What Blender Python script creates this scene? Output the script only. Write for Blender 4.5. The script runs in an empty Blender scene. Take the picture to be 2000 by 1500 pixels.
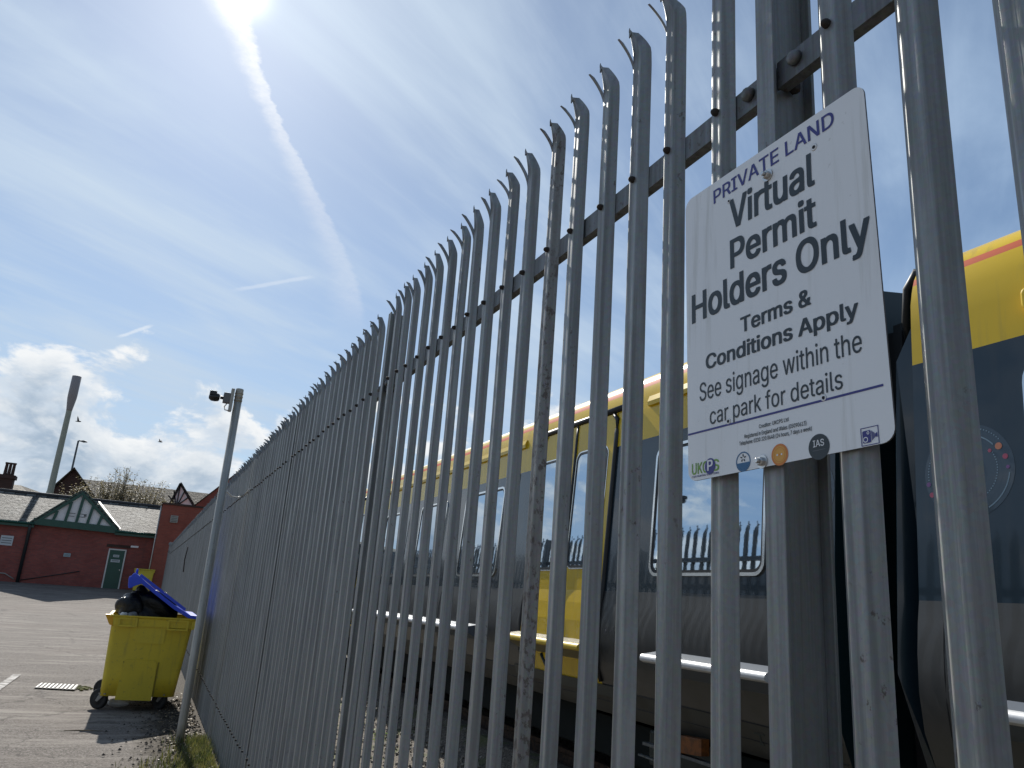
import bpy, bmesh, math, random, os
from mathutils import Vector, Matrix
from mathutils.geometry import delaunay_2d_cdt
random.seed(7)
C = bpy.context.scene.collection
PI = math.pi
def rad(a): return math.radians(a)
def lerp(a, b, t): return a + (b - a) * min(1, max(0, t))

# ------------------------------------------------------------------ camera
F_PX = 1510.57                      # focal length in pixels of a 2000 px wide picture
CR = Vector((0.90549591, -0.41861125, 0.06958294))    # camera right
CU = Vector((-0.17539867, -0.21989172, 0.95962646))   # camera up
CF = Vector((0.38640972, 0.88114259, 0.2725349))      # viewing direction
cam_d = bpy.data.cameras.new("camera")
cam = bpy.data.objects.new("camera", cam_d); C.objects.link(cam)
cam.matrix_world = Matrix(((CR.x, CU.x, -CF.x, 0), (CR.y, CU.y, -CF.y, 0), (CR.z, CU.z, -CF.z, 0), (0, 0, 0, 1)))
cam_d.sensor_width = 36; cam_d.lens = F_PX / 2000 * 36
cam_d.clip_start = 0.02; cam_d.clip_end = 6000
bpy.context.scene.camera = cam
vs = bpy.context.scene.view_settings
vs.view_transform = 'Standard'; vs.look = 'None'; vs.gamma = 1; vs.exposure = 0.35
vs.use_curve_mapping = False

# ------------------------------------------------------------------ sky and sun
SUN_EL, SUN_AZ = rad(38.77), rad(-0.96)          # azimuth from +Y towards +X
SUND = Vector((math.cos(SUN_EL) * math.sin(SUN_AZ), math.cos(SUN_EL) * math.cos(SUN_AZ), math.sin(SUN_EL)))
SKY_STRENGTH = 0.068
SUN_STRENGTH = 5.0

class NT:
    """small helper to write node graphs"""
    def __init__(s, tree): s.t = tree
    def n(s, typ, **kw):
        nd = s.t.nodes.new(typ)
        for k, v in kw.items(): setattr(nd, k, v)
        return nd
    def put(s, sock, v):
        if isinstance(v, bpy.types.NodeSocket): s.t.links.new(v, sock)
        elif v is not None:
            if sock.type in ('RGBA',) and not hasattr(v, '__len__'): v = (v, v, v, 1)
            if sock.type == 'RGBA' and len(v) == 3: v = (*v, 1)
            sock.default_value = v
    def m(s, op, a, b=None, c=None, clamp=False):
        nd = s.n('ShaderNodeMath', operation=op, use_clamp=clamp)
        s.put(nd.inputs[0], a)
        if b is not None: s.put(nd.inputs[1], b)
        if c is not None: s.put(nd.inputs[2], c)
        return nd.outputs[0]
    def vm(s, op, a, b=None, scale=None):
        nd = s.n('ShaderNodeVectorMath', operation=op)
        s.put(nd.inputs[0], a)
        if b is not None: s.put(nd.inputs[1], b)
        if scale is not None: s.put(nd.inputs[3], scale)
        return nd.outputs[1] if op in ('DOT_PRODUCT', 'LENGTH', 'DISTANCE') else nd.outputs[0]
    def sep(s, v):
        nd = s.n('ShaderNodeSeparateXYZ'); s.put(nd.inputs[0], v); return nd.outputs
    def comb(s, x, y, z):
        nd = s.n('ShaderNodeCombineXYZ')
        for i, v in enumerate((x, y, z)): s.put(nd.inputs[i], v)
        return nd.outputs[0]
    def noise(s, vec, scale, detail=4, rough=.55, dist=0, lac=2):
        nd = s.n('ShaderNodeTexNoise')
        s.put(nd.inputs['Vector'], vec); nd.inputs['Scale'].default_value = scale
        nd.inputs['Detail'].default_value = detail; nd.inputs['Roughness'].default_value = rough
        nd.inputs['Distortion'].default_value = dist; nd.inputs['Lacunarity'].default_value = lac
        return nd.outputs[0]
    def ss(s, v, a, b, lo=0, hi=1):
        nd = s.n('ShaderNodeMapRange', interpolation_type='SMOOTHSTEP')
        s.put(nd.inputs[0], v); s.put(nd.inputs[1], a); s.put(nd.inputs[2], b); s.put(nd.inputs[3], lo); s.put(nd.inputs[4], hi)
        return nd.outputs[0]
    def mix(s, fac, a, b, blend='MIX'):
        nd = s.n('ShaderNodeMix', data_type='RGBA', blend_type=blend)
        s.put(nd.inputs[0], fac); s.put(nd.inputs[6], a); s.put(nd.inputs[7], b)
        return nd.outputs[2]

world = bpy.data.worlds.new("World"); bpy.context.scene.world = world; world.use_nodes = True
W = NT(world.node_tree)
bg = world.node_tree.nodes['Background']; bg.inputs[1].default_value = SKY_STRENGTH
sky = W.n('ShaderNodeTexSky', sky_type='NISHITA', sun_disc=False, sun_elevation=SUN_EL, sun_rotation=SUN_AZ % (2 * PI),
          altitude=20, air_density=1.0, dust_density=0.25, ozone_density=2.5)
d = W.vm('NORMALIZE', W.n('ShaderNodeTexCoord').outputs['Generated'])
dx, dy, dz = W.sep(d)
zp = W.m('MAXIMUM', dz, 0.02)
px, py = W.m('DIVIDE', dx, zp), W.m('DIVIDE', dy, zp)       # position on a flat cloud layer
K = 1.0 / (SKY_STRENGTH * 2 ** vs.exposure)
cs = W.m('MAXIMUM', W.vm('DOT_PRODUCT', d, tuple(SUND)), 0)
glow = W.m('ADD', W.m('ADD', W.m('MULTIPLY', W.m('POWER', cs, 16), 0.07), W.m('MULTIPLY', W.m('POWER', cs, 110), 0.15)), W.m('MULTIPLY', W.m('POWER', cs, 4200), .9))
hsv = W.n('ShaderNodeHueSaturation'); hsv.inputs['Saturation'].default_value = 1.0; W.put(hsv.inputs['Color'], sky.outputs[0]); col = W.vm('MULTIPLY', hsv.outputs[0], (.97, 1.05, 1.10))
# high thin veil of cirrus, drawn out into streaks
u_ = W.m('ADD', W.m('MULTIPLY', px, 0.80), W.m('MULTIPLY', py, 0.60))
v_ = W.m('SUBTRACT', W.m('MULTIPLY', px, 0.60), W.m('MULTIPLY', py, 0.80))
c1 = W.noise(W.comb(W.m('MULTIPLY', u_, 0.55), W.m('MULTIPLY', v_, 1.3), 3.1), 1.5, 8, .55, .35)
c2 = W.noise(W.comb(W.m('MULTIPLY', u_, 0.6), W.m('MULTIPLY', v_, 5.5), 8.0), 2.2, 7, .58, .2)
veil = W.m('ADD', W.m('MULTIPLY', W.ss(c1, .36, .68), .58), W.m('MULTIPLY', W.ss(c2, .42, .78), .20))
sunside = W.ss(cs, .45, .93, .62, 1.0)
veil = W.m('ADD', W.m('MULTIPLY', veil, sunside), .22, clamp=True)
hi_c = W.mix(W.ss(cs, .5, .98), (.41 * K, .57 * K, .79 * K), (.56 * K, .68 * K, .82 * K))
col = W.mix(veil, col, hi_c)
col = W.mix(W.ss(dz, .48, .06, 0, .42), col, (.50 * K, .62 * K, .76 * K))       # paler towards the horizon
# aircraft trails (lines on the same layer, with a ragged edge)
edge = W.m('MULTIPLY', W.m('SUBTRACT', W.noise(W.comb(px, py, 0), 14, 6, .7), .5), .055)
fil = W.noise(W.comb(W.m('MULTIPLY', px, 1), W.m('MULTIPLY', py, 1), 2), 40, 4, .7)
def poly(t, cs_):
    r = cs_[0]
    for c in cs_[1:]: r = W.m('ADD', W.m('MULTIPLY', r, t), c)
    return r
cx = poly(py, [0.04162, -0.45231, 1.66744, -2.12163, 0.78819])
off = W.m('SUBTRACT', W.m('ADD', px, edge), cx)
wid = W.m('ADD', W.m('ADD', .0145, W.m('MULTIPLY', W.m('POWER', W.m('MAXIMUM', W.m('SUBTRACT', 1.58, py), 0), 1.5), .085)),
          W.m('MULTIPLY', W.m('MAXIMUM', W.m('SUBTRACT', py, 1.62), 0), .030))
# soft on one side (drifting fibres), crisp on the other
prof_t = W.m('MULTIPLY', W.ss(off, W.m('MULTIPLY', wid, 1.1), W.m('MULTIPLY', wid, .45)), W.ss(off, W.m('MULTIPLY', wid, -2.6), W.m('MULTIPLY', wid, .1)))
fade = W.m('MULTIPLY', W.ss(py, 2.98, 2.55), W.ss(py, .95, 1.2))
trail = W.m('MULTIPLY', W.m('MULTIPLY', prof_t, fade), W.m('ADD', .18, W.m('MULTIPLY', fil, .72)))
near_t = W.ss(py, 2.4, 1.30, .38, .92)
col = W.mix(W.m('MULTIPLY', trail, near_t), col, W.mix(W.ss(py, 1.9, 1.3), (.83 * K, .86 * K, .92 * K), (1.1 * K, 1.08 * K, 1.02 * K)))
def short_trail(x0, y0, x1, y1, w, amount):
    global col
    L = math.hypot(x1 - x0, y1 - y0); ux, uy = (x1 - x0) / L, (y1 - y0) / L
    a = W.m('ADD', W.m('MULTIPLY', W.m('SUBTRACT', px, x0), ux), W.m('MULTIPLY', W.m('SUBTRACT', py, y0), uy))
    b = W.m('ABSOLUTE', W.m('ADD', W.m('MULTIPLY', W.m('SUBTRACT', px, x0), -uy), W.m('MULTIPLY', W.m('SUBTRACT', py, y0), ux)))
    b = W.m('ADD', b, W.m('MULTIPLY', edge, .4))
    msk = W.m('MULTIPLY', W.ss(b, w, w * .2), W.m('MULTIPLY', W.ss(a, 0, L * .25), W.ss(a, L, L * .8)))
    col = W.mix(W.m('MULTIPLY', msk, amount), col, (.86 * K, .9 * K, .94 * K))
short_trail(.09, 2.79, .35, 2.445, .020, .28)
short_trail(-.30, 3.69, -.145, 3.36, .018, .5)
# light scattered forward round the sun by the thin cloud
col = W.mix(1.0, col, W.vm('SCALE', (1.0 * K, .985 * K, .94 * K), scale=glow), 'ADD')
# cumulus low in the sky, lit from behind: bright rims, greyer hearts
def cum(dzoff):
    vec = W.comb(W.m('MULTIPLY', dx, 1.0), W.m('MULTIPLY', dy, 1.0), W.m('ADD', W.m('MULTIPLY', dz, 1.75), dzoff + 14.2))
    return W.noise(vec, 8.6, 10, .58, .25)
n0, n1 = cum(0), cum(.030)
bias = W.ss(dz, .08, .385, .135, -.175)
bias = W.m('ADD', bias, W.ss(dz, .31, .42, 0, -.22))
dens = W.m('ADD', n0, bias)
mask = W.ss(dens, .50, .585)
heart = W.ss(dens, .57, .74)
lit = W.ss(W.m('SUBTRACT', n0, n1), -.05, .10)
ccol = W.mix(heart, W.mix(lit, (.66 * K, .74 * K, .83 * K), (.95 * K, .96 * K, .96 * K)), W.mix(lit, (.37 * K, .47 * K, .59 * K), (.68 * K, .74 * K, .80 * K)))
col = W.mix(W.m('MULTIPLY', mask, W.ss(dz, .0, .03, .6, .93)), col, ccol)
away = W.ss(W.vm('DOT_PRODUCT', d, tuple(SUND)), -.25, .55, .74, 1.0)      # the sky is dimmer away from the sun
col = W.vm('SCALE', col, scale=away)
world.node_tree.links.new(col, bg.inputs[0])

sun_d = bpy.data.lights.new("sun", 'SUN'); sun_d.energy = SUN_STRENGTH; sun_d.angle = rad(0.53); sun_d.color = (1.0, .955, .88)
sun = bpy.data.objects.new("sun", sun_d); C.objects.link(sun)
sun.rotation_euler = (-SUND).to_track_quat('-Z', 'Y').to_euler()

# ------------------------------------------------------------------ photograph geometry -> world points
def ray(x, y): return ((x - 1000) / F_PX * CR - (y - 750) / F_PX * CU + CF)
def onX(x, y, X): v = ray(x, y); return v * (X / v.x)
def onY(x, y, Y): v = ray(x, y); return v * (Y / v.y)
def onZ(x, y, Z): v = ray(x, y); return v * (Z / v.z)

# ------------------------------------------------------------------ mesh helpers
class MB:
    def __init__(s): s.v = []; s.f = []; s.m = []; s.smooth = []
    def add(s, vs_, fs, mat=0, smooth=False):
        b = len(s.v); s.v += [tuple(v) for v in vs_]
        for f in fs: s.f.append(tuple(b + i for i in f)); s.m.append(mat); s.smooth.append(smooth)
        return s
    def box(s, c, size, rz=0, mat=0, M=None):
        hx, hy, hz = size[0] / 2, size[1] / 2, size[2] / 2
        R = M or Matrix.Rotation(rz, 3, 'Z'); c = Vector(c)
        p = [c + R @ Vector((x * hx, y * hy, z * hz)) for z in (-1, 1) for y in (-1, 1) for x in (-1, 1)]
        return s.add(p, [(0, 2, 3, 1), (4, 5, 7, 6), (0, 1, 5, 4), (2, 6, 7, 3), (0, 4, 6, 2), (1, 3, 7, 5)], mat)
    def bar(s, a, b, w, h, up=(0, 0, 1), mat=0):
        a, b = Vector(a), Vector(b); t = (b - a); L = t.length; t.normalize()
        sd = t.cross(Vector(up)); sd.normalize(); u = sd.cross(t)
        M = Matrix((sd, t, u)).transposed()
        return s.box((a + b) / 2, (w, L, h), M=M, mat=mat)
    def loop(s, rings, mat=0, smooth=True, closed=True, caps=True):
        """rings: lists of equal numbers of points; skins them"""
        n = len(rings[0]); P = [p for r in rings for p in r]; fs = []
        for i in range(len(rings) - 1):
            for k in range(n if closed else n - 1):
                k2 = (k + 1) % n
                fs.append((i * n + k, i * n + k2, (i + 1) * n + k2, (i + 1) * n + k))
        s.add(P, fs, mat, smooth)
        if caps and closed:
            s.add(rings[0], [tuple(reversed(range(n)))], mat); s.add(rings[-1], [tuple(range(n))], mat)
        return s
    def tube(s, path, r, n=8, mat=0, caps=True):
        path = [Vector(p) for p in path]; rings = []
        ref = Vector((0.13, 0.31, 1)).normalized()
        for i, p in enumerate(path):
            t = (path[min(i + 1, len(path) - 1)] - path[max(i - 1, 0)]).normalized()
            a = t.cross(ref)
            if a.length < 1e-3: a = t.cross(Vector((1, 0, 0)))
            a.normalize(); b = t.cross(a); rr = r[i] if hasattr(r, '__len__') else r
            rings.append([p + rr * (math.cos(2 * PI * k / n) * a + math.sin(2 * PI * k / n) * b) for k in range(n)])
        return s.loop(rings, mat, True, True, caps)
    def lathe(s, prof, c, axis='Z', n=16, mat=0, smooth=True):
        c = Vector(c); rings = []
        for r, h in prof:
            ring = []
            for k in range(n):
                a = 2 * PI * k / n; x, y = r * math.cos(a), r * math.sin(a)
                ring.append(c + (Vector((x, y, h)) if axis == 'Z' else Vector((h, x, y)) if axis == 'X' else Vector((y, h, x))))
            rings.append(ring)
        return s.loop(rings, mat, smooth)
    def prism(s, poly2, to3, mat=0, sides=True):
        """poly2 outline, to3(p, k) for k=0 (front) and k=1 (back)"""
        n = len(poly2); P = [to3(p, 0) for p in poly2] + [to3(p, 1) for p in poly2]
        fs = [tuple(range(n)), tuple(reversed(range(n, 2 * n)))]
        fs += [(i, i + n, (i + 1) % n + n, (i + 1) % n) for i in range(n)]
        return s.add(P, fs, mat)
    def mesh(s, name, mats, bevel=0, fix=True):
        me = bpy.data.meshes.new(name); me.from_pydata(s.v, [], s.f)
        for m in (mats if isinstance(mats, (list, tuple)) else [mats]): me.materials.append(m)
        me.polygons.foreach_set('material_index', s.m); me.polygons.foreach_set('use_smooth', s.smooth)
        if fix:
            bm = bmesh.new(); bm.from_mesh(me)
            bmesh.ops.remove_doubles(bm, verts=bm.verts, dist=1e-5)
            bmesh.ops.recalc_face_normals(bm, faces=bm.faces)
            if bevel:
                es = [e for e in bm.edges if len(e.link_faces) == 2 and e.calc_face_angle(0) > rad(40)]
                bmesh.ops.bevel(bm, geom=es, offset=bevel, segments=2, affect='EDGES', profile=.6, clamp_overlap=True)
            bm.to_mesh(me); bm.free()
        me.update(); return me
    def build(s, name, mats, parent=None, bevel=0, fix=True):
        return link(name, s.mesh(name, mats, bevel, fix), parent)
def link(name, me, parent=None):
    o = bpy.data.objects.new(name, me); C.objects.link(o)
    if parent: o.parent = parent
    return o
def tag(o, label=None, cat=None, group=None, kind=None):
    if label: o['label'] = label
    if cat: o['category'] = cat
    if group: o['group'] = group
    if kind: o['kind'] = kind
    return o
def thing(name, label, cat, loc=(0, 0, 0), group=None):
    o = bpy.data.objects.new(name, None); C.objects.link(o); o.location = loc
    return tag(o, label, cat, group)
def rr(x0, x1, y0, y1, r, n=6):
    out = []
    for cx_, cy_, a0 in ((x1 - r, y1 - r, 0), (x0 + r, y1 - r, 90), (x0 + r, y0 + r, 180), (x1 - r, y0 + r, 270)):
        for k in range(n + 1):
            a = rad(a0 + 90 * k / n); out.append((cx_ + r * math.cos(a), cy_ + r * math.sin(a)))
    return out

# ------------------------------------------------------------------ materials
def mat(name, base, rough=.5, metal=0, var=(), bump=None, coat=0, spec=.5, rvar=None, stretch=(1, 1, 1), fn=None, trans=0):
    """var: list of (colour, scale, lo, hi, amount[, stretch]) laid over base by noise in world position"""
    m = bpy.data.materials.new(name); m.use_nodes = True
    N = NT(m.node_tree); b = m.node_tree.nodes['Principled BSDF']
    pos = N.n('ShaderNodeNewGeometry').outputs['Position']
    c = (*base, 1)
    for v in var:
        st = v[5] if len(v) > 5 else stretch
        nz = N.noise(N.vm('MULTIPLY', pos, st), v[1], 6, .6)
        c = N.mix(N.m('MULTIPLY', N.ss(nz, v[2], v[3]), v[4]), c, v[0])
    if fn: c = fn(N, pos, c, b)
    N.put(b.inputs['Base Color'], c)
    b.inputs['Roughness'].default_value = rough; b.inputs['Metallic'].default_value = metal
    b.inputs['Specular IOR Level'].default_value = spec
    if coat: b.inputs['Coat Weight'].default_value = coat; b.inputs['Coat Roughness'].default_value = .03
    if rvar: N.put(b.inputs['Roughness'], N.ss(N.noise(N.vm('MULTIPLY', pos, stretch), rvar[0], 4), .35, .65, rvar[1], rvar[2]))
    if bump:
        bn = N.n('ShaderNodeBump'); bn.inputs['Strength'].default_value = bump[1]; bn.inputs['Distance'].default_value = bump[2] if len(bump) > 2 else .01
        N.put(bn.inputs['Height'], N.noise(N.vm('MULTIPLY', pos, bump[3] if len(bump) > 3 else (1, 1, 1)), bump[0], 5, .65))
        m.node_tree.links.new(bn.outputs[0], b.inputs['Normal'])
    return m
M = {}
def galv(name, base, rust=0.0, rough=.47):
    def fn(N, pos, c, b):
        sp = N.n('ShaderNodeTexVoronoi'); N.put(sp.inputs['Vector'], pos); sp.inputs['Scale'].default_value = 140
        c = N.mix(.10, c, sp.outputs['Color'], 'SOFT_LIGHT')
        st = N.noise(N.vm('MULTIPLY', pos, (60, 60, 1.2)), 1.0, 5, .65)
        c = N.mix(N.m('MULTIPLY', N.ss(st, .38, .66), .46), c, tuple(x * .45 for x in base))
        br = N.noise(N.vm('MULTIPLY', pos, (34, 34, .7)), 1.0, 4, .6)
        c = N.mix(N.m('MULTIPLY', N.ss(br, .50, .72), .30), c, (.13, .105, .085))
        pale = N.noise(N.vm('MULTIPLY', pos, (9, 9, 3)), 1.0, 6, .6)
        c = N.mix(N.m('MULTIPLY', N.ss(pale, .50, .72), .34), c, tuple(min(1, x * 1.5) for x in base))
        dk = N.noise(N.vm('MULTIPLY', pos, (55, 55, 40)), 1.0, 5, .7)
        big = N.noise(N.vm('MULTIPLY', pos, (2.1, 2.1, 1.6)), 1.0, 3, .5)
        sp2 = N.m('MULTIPLY', N.ss(dk, .60 - .14 * rust, .68 - .12 * rust), N.ss(big, .5 - .3 * rust, .62 - .25 * rust))
        c = N.mix(N.m('MULTIPLY', sp2, .75), c, (.045, .026, .016))
        N.put(b.inputs['Metallic'], N.m('SUBTRACT', .40, N.m('MULTIPLY', sp2, .4)))
        N.put(b.inputs['Roughness'], N.ss(st, .3, .7, rough - .07, rough + .16))
        return c
    return mat(name, base, rough, .55, bump=(160, .10, .002, (1, 1, .25)), fn=fn)
M['galv'] = galv('galvanised steel', (.235, .248, .248))
M['galv_rust'] = galv('galvanised steel speckled with rust', (.22, .22, .21), .62)
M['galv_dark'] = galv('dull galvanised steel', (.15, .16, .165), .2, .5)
M['galv_pole'] = galv('galvanised pole', (.40, .39, .35), .05, .5)
M['rail_rust'] = mat('rusty steel', (.07, .04, .025), .8, .2, [((.02, .016, .014), 20, .4, .6, .8)])
M['bolt'] = mat('dark bolt', (.040, .038, .037), .8, 0, [((.045, .028, .018), 60, .45, .6, .6)], spec=.2)
M['bright_bolt'] = mat('zinc bolt', (.55, .55, .54), .3, .9)
M['sign'] = mat('white sign panel', (.78, .79, .79), .28, 0, [((.60, .61, .61), 3, .45, .8, .3), ((.45, .45, .42), 90, .66, .74, .4), ((.50, .50, .46), 1, .54, .72, .45, (38, 38, 2.5))], bump=(6, .05, .01), spec=.5)
M['sign_back'] = mat('sign edge', (.10, .10, .11), .5, .3)
M['ink'] = mat('black print', (.018, .028, .034), .4)
M['ink_blue'] = mat('blue print', (.028, .03, .20), .4)
M['ink_grey'] = mat('grey print', (.10, .11, .12), .4)
M['ink_green'] = mat('green print', (.17, .36, .04), .4)
M['ink_white'] = mat('white print', (.75, .76, .77), .4)
M['ink_orange'] = mat('orange print', (.62, .20, .03), .4)
M['ink_amber'] = mat('amber print', (.68, .34, .05), .4)
M['ink_teal'] = mat('teal print', (.02, .12, .26), .4)
M['yellow'] = mat('yellow coach paint', (.70, .47, .016), .24, 0, [((.50, .33, .025), 2, .4, .7, .4), ((.30, .22, .06), 1, .52, .72, .35, (14, 14, .9))], coat=.10, spec=.35, bump=(5, .015, .01))
M['navy'] = mat('dark blue coach paint', (.012, .024, .034), .16, 0, [((.035, .04, .042), 1, .5, .75, .4, (11, 11, .8))], coat=.35, spec=.4, rvar=(3, .12, .24), bump=(4, .012, .01))
M['silver'] = mat('silver grey coach paint', (.068, .068, .066), .38, .4, [((.042, .040, .034), 2.5, .4, .7, .5)], coat=.2, bump=(5, .02, .01))
M['silver_low'] = mat('pale grey coach skirt', (.050, .051, .046), .55, .1, [((.028, .026, .02), 4, .4, .7, .6)])
M['step'] = mat('silver step with shade in colour', (.115, .135, .165), .5, .2, [((.08, .09, .10), 6, .5, .8, .5)])  # shaded top and bluish sky reflection put into the colour
M['stripe'] = mat('orange red stripe', (.55, .085, .022), .6, spec=.15)
M['roof'] = mat('pale coach roof', (.34, .26, .08), .55)
M['chrome'] = mat('polished window frame', (.72, .72, .70), .16, .95)
M['rubber'] = mat('black rubber seal', (.012, .013, .014), .45)
M['step_yellow'] = mat('yellow step with reflection in colour', (.20, .18, .11), .5, .1, [((.14, .13, .09), 6, .4, .7, .6)])  # greyed top: reflected sky and shade put into the colour
M['step_yellow_nose'] = mat('yellow step nosing', (.68, .50, .06), .4, 0, [((.5, .4, .1), 9, .5, .7, .5)])
M['step_nose'] = mat('step nosing with sun in colour', (.66, .67, .68), .4, .2, [((.45, .45, .45), 7, .5, .75, .5)])  # sun caught on the rounded edge put into this paler colour
M['glass'] = mat('tinted coach glass', (.42, .51, .60), .02, .95, bump=(2.2, .016, .012))
M['under'] = mat('dark underframe', (.010, .014, .015), .7, [0][0], [((.012, .016, .015), 8, .4, .7, .6)], spec=.1)
M['teal'] = mat('dark teal end panel', (.006, .020, .024), .35)
M['orange_part'] = mat('orange brown casting', (.22, .07, .012), .55, 0, [((.08, .03, .01), 20, .4, .6, .7)])
M['motif1'] = mat('faint blue disc', (.026, .045, .062), .2, coat=.5)
M['motif2'] = mat('pale blue line', (.16, .24, .30), .3)
M['motif3'] = mat('slate blue disc', (.055, .085, .125), .25)
M['dot_orange'] = mat('salmon dot', (.52, .18, .09), .3)
M['dot_pink'] = mat('pink dot', (.36, .06, .11), .3)
M['dot_purple'] = mat('purple dot', (.16, .06, .20), .3)

def asphalt_fn(N, pos, c, b):
    agg = N.n('ShaderNodeTexVoronoi'); N.put(agg.inputs['Vector'], pos); agg.inputs['Scale'].default_value = 75
    c = N.mix(N.m('MULTIPLY', N.ss(N.sep(agg.outputs['Color'])[0], .55, .95), .55), c, (.32, .29, .26))
    c = N.mix(N.m('MULTIPLY', N.ss(N.sep(agg.outputs['Color'])[1], .70, .95), .6), c, (.022, .020, .019))
    big = N.noise(pos, .35, 5, .6, .6)
    c = N.mix(N.m('MULTIPLY', N.ss(big, .42, .66), .5), c, (.150, .126, .110))
    wear = N.noise(N.vm('MULTIPLY', pos, (.30, 2.2, 1)), 1.5, 8, .72)
    c = N.mix(N.m('MULTIPLY', N.ss(wear, .47, .66), .85), c, (.26, .235, .208))
    stain = N.noise(pos, 1.3, 5, .7, 1.0)
    c = N.mix(N.m('MULTIPLY', N.ss(stain, .60, .74), .55), c, (.030, .026, .023))
    crk = N.n('ShaderNodeTexVoronoi', feature='DISTANCE_TO_EDGE'); crk.inputs['Scale'].default_value = .55
    N.put(crk.inputs['Vector'], N.vm('ADD', pos, N.vm('SCALE', N.comb(N.noise(pos, 2.5, 4), N.noise(pos, 2.9, 4), 0), scale=.7)))
    c = N.mix(N.m('MULTIPLY', N.ss(crk.outputs['Distance'], .010, .002), .45), c, (.018, .016, .014))
    # soil and fine dirt gathered along the foot of the fence
    X = N.sep(pos)[0]
    dirt = N.ss(N.m('ADD', X, N.m('MULTIPLY', N.noise(pos, 2.2, 6, .7), 1.1)), .68, 1.0)
    soil = N.mix(N.ss(N.noise(pos, 30, 4, .7), .35, .65), (.022, .018, .013), (.085, .07, .05))
    c = N.mix(N.m('MULTIPLY', dirt, .92), c, soil)
    return c
M['grate'] = mat('iron paled for sun glints', (.40, .39, .37), .6, .1)  # sun glints on the bars put into this pale colour
M['asphalt'] = mat('worn asphalt', (.130, .114, .101), .93, 0, fn=asphalt_fn, bump=(70, .9, .012), spec=.25)
M['ballast'] = mat('ballast', (.12, .10, .08), .9, 0, [((.25, .22, .18), 45, .5, .62, .9), ((.04, .035, .03), 30, .52, .64, .9), ((.09, .11, .03), 2.5, .52, .62, .7)], bump=(40, .9, .03))
M['stone'] = mat('ballast stone', (.26, .235, .20), .85, 0, [((.42, .39, .34), 12, .5, .6, .9), ((.10, .075, .055), 9, .52, .62, .9)])
M['paint_line'] = mat('worn white road paint', (.36, .35, .33), .8, 0, [((.09, .08, .072), 9, .40, .56, .95)], bump=(90, .3, .004))
M['yellow_bin'] = mat('faded yellow plastic', (.64, .50, .036), .5, 0, [((.53, .42, .04), 3, .4, .7, .5), ((.22, .18, .06), 26, .58, .70, .45), ((.34, .27, .05), 1, .52, .70, .5, (16, 16, 2)), ((.10, .085, .05), 5, .60, .74, .5)], bump=(60, .08, .004))
M['bin_shade'] = mat('shadowed yellow plastic recess', (.26, .21, .02), .6)  # darker copy of the bin yellow, shade of hollows put into the colour
M['lit_lug'] = mat('yellow plastic with sun glow in colour', (.75, .38, .012), .4)  # sunlight glowing through the left lug, put into the colour
M['blue_lid'] = mat('blue plastic lid', (.008, .060, .66), .34, 0, [((.01, .05, .50), 6, .4, .7, .4)], bump=(30, .04, .004), coat=.2)
M['bag'] = mat('black polythene', (.006, .007, .008), .24, 0, bump=(16, .9, .03), spec=.3)
M['bag_grey'] = mat('grey polythene', (.20, .21, .22), .3, 0, bump=(22, .8, .02))
M['paper'] = mat('crumpled white paper', (.70, .69, .66), .7, 0, bump=(25, .8, .02))
M['tyre'] = mat('black tyre', (.012, .012, .012), .7)
M['castor'] = mat('grey castor steel', (.22, .22, .21), .45, .4)
def brick_fn(a, b2, mortar, scale=1.0, ax='x', ez=0):
    def fn(N, pos, c, b):
        x, y, z = N.sep(pos)
        br = N.n('ShaderNodeTexBrick'); N.put(br.inputs['Vector'], N.comb(x if ax == 'x' else y, z, 0))
        for i, cc in ((1, a), (2, b2), (3, mortar)): br.inputs[i].default_value = (*cc, 1)
        br.inputs['Scale'].default_value = 1; br.inputs['Mortar Size'].default_value = .010; br.inputs['Brick Width'].default_value = .225
        br.inputs['Row Height'].default_value = .075; br.inputs['Mortar Smooth'].default_value = .2
        g = N.noise(pos, .9, 6, .65)
        c = N.mix(N.m('MULTIPLY', N.ss(g, .40, .68), .55), br.outputs['Color'], tuple(q * .55 for q in a))
        st = N.noise(N.vm('MULTIPLY', pos, (2.5, 2.5, .35)), 1, 5, .6)
        return N.mix(N.m('MULTIPLY', N.ss(st, .56, .75), .35), c, (.10, .055, .045))
    return fn
M['brick'] = mat('dark red brick', (.2, .06, .05), .85, 0, fn=brick_fn((.33, .080, .062), (.22, .060, .052), (.18, .095, .078)))
M['brick_red'] = mat('bright red brick', (.3, .08, .05), .85, 0, fn=brick_fn((.32, .075, .047), (.25, .06, .04), (.22, .095, .07)))
M['brick_old'] = mat('sooty brick', (.1, .05, .04), .9, 0, fn=brick_fn((.075, .036, .026), (.05, .027, .02), (.06, .045, .04)))
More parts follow.
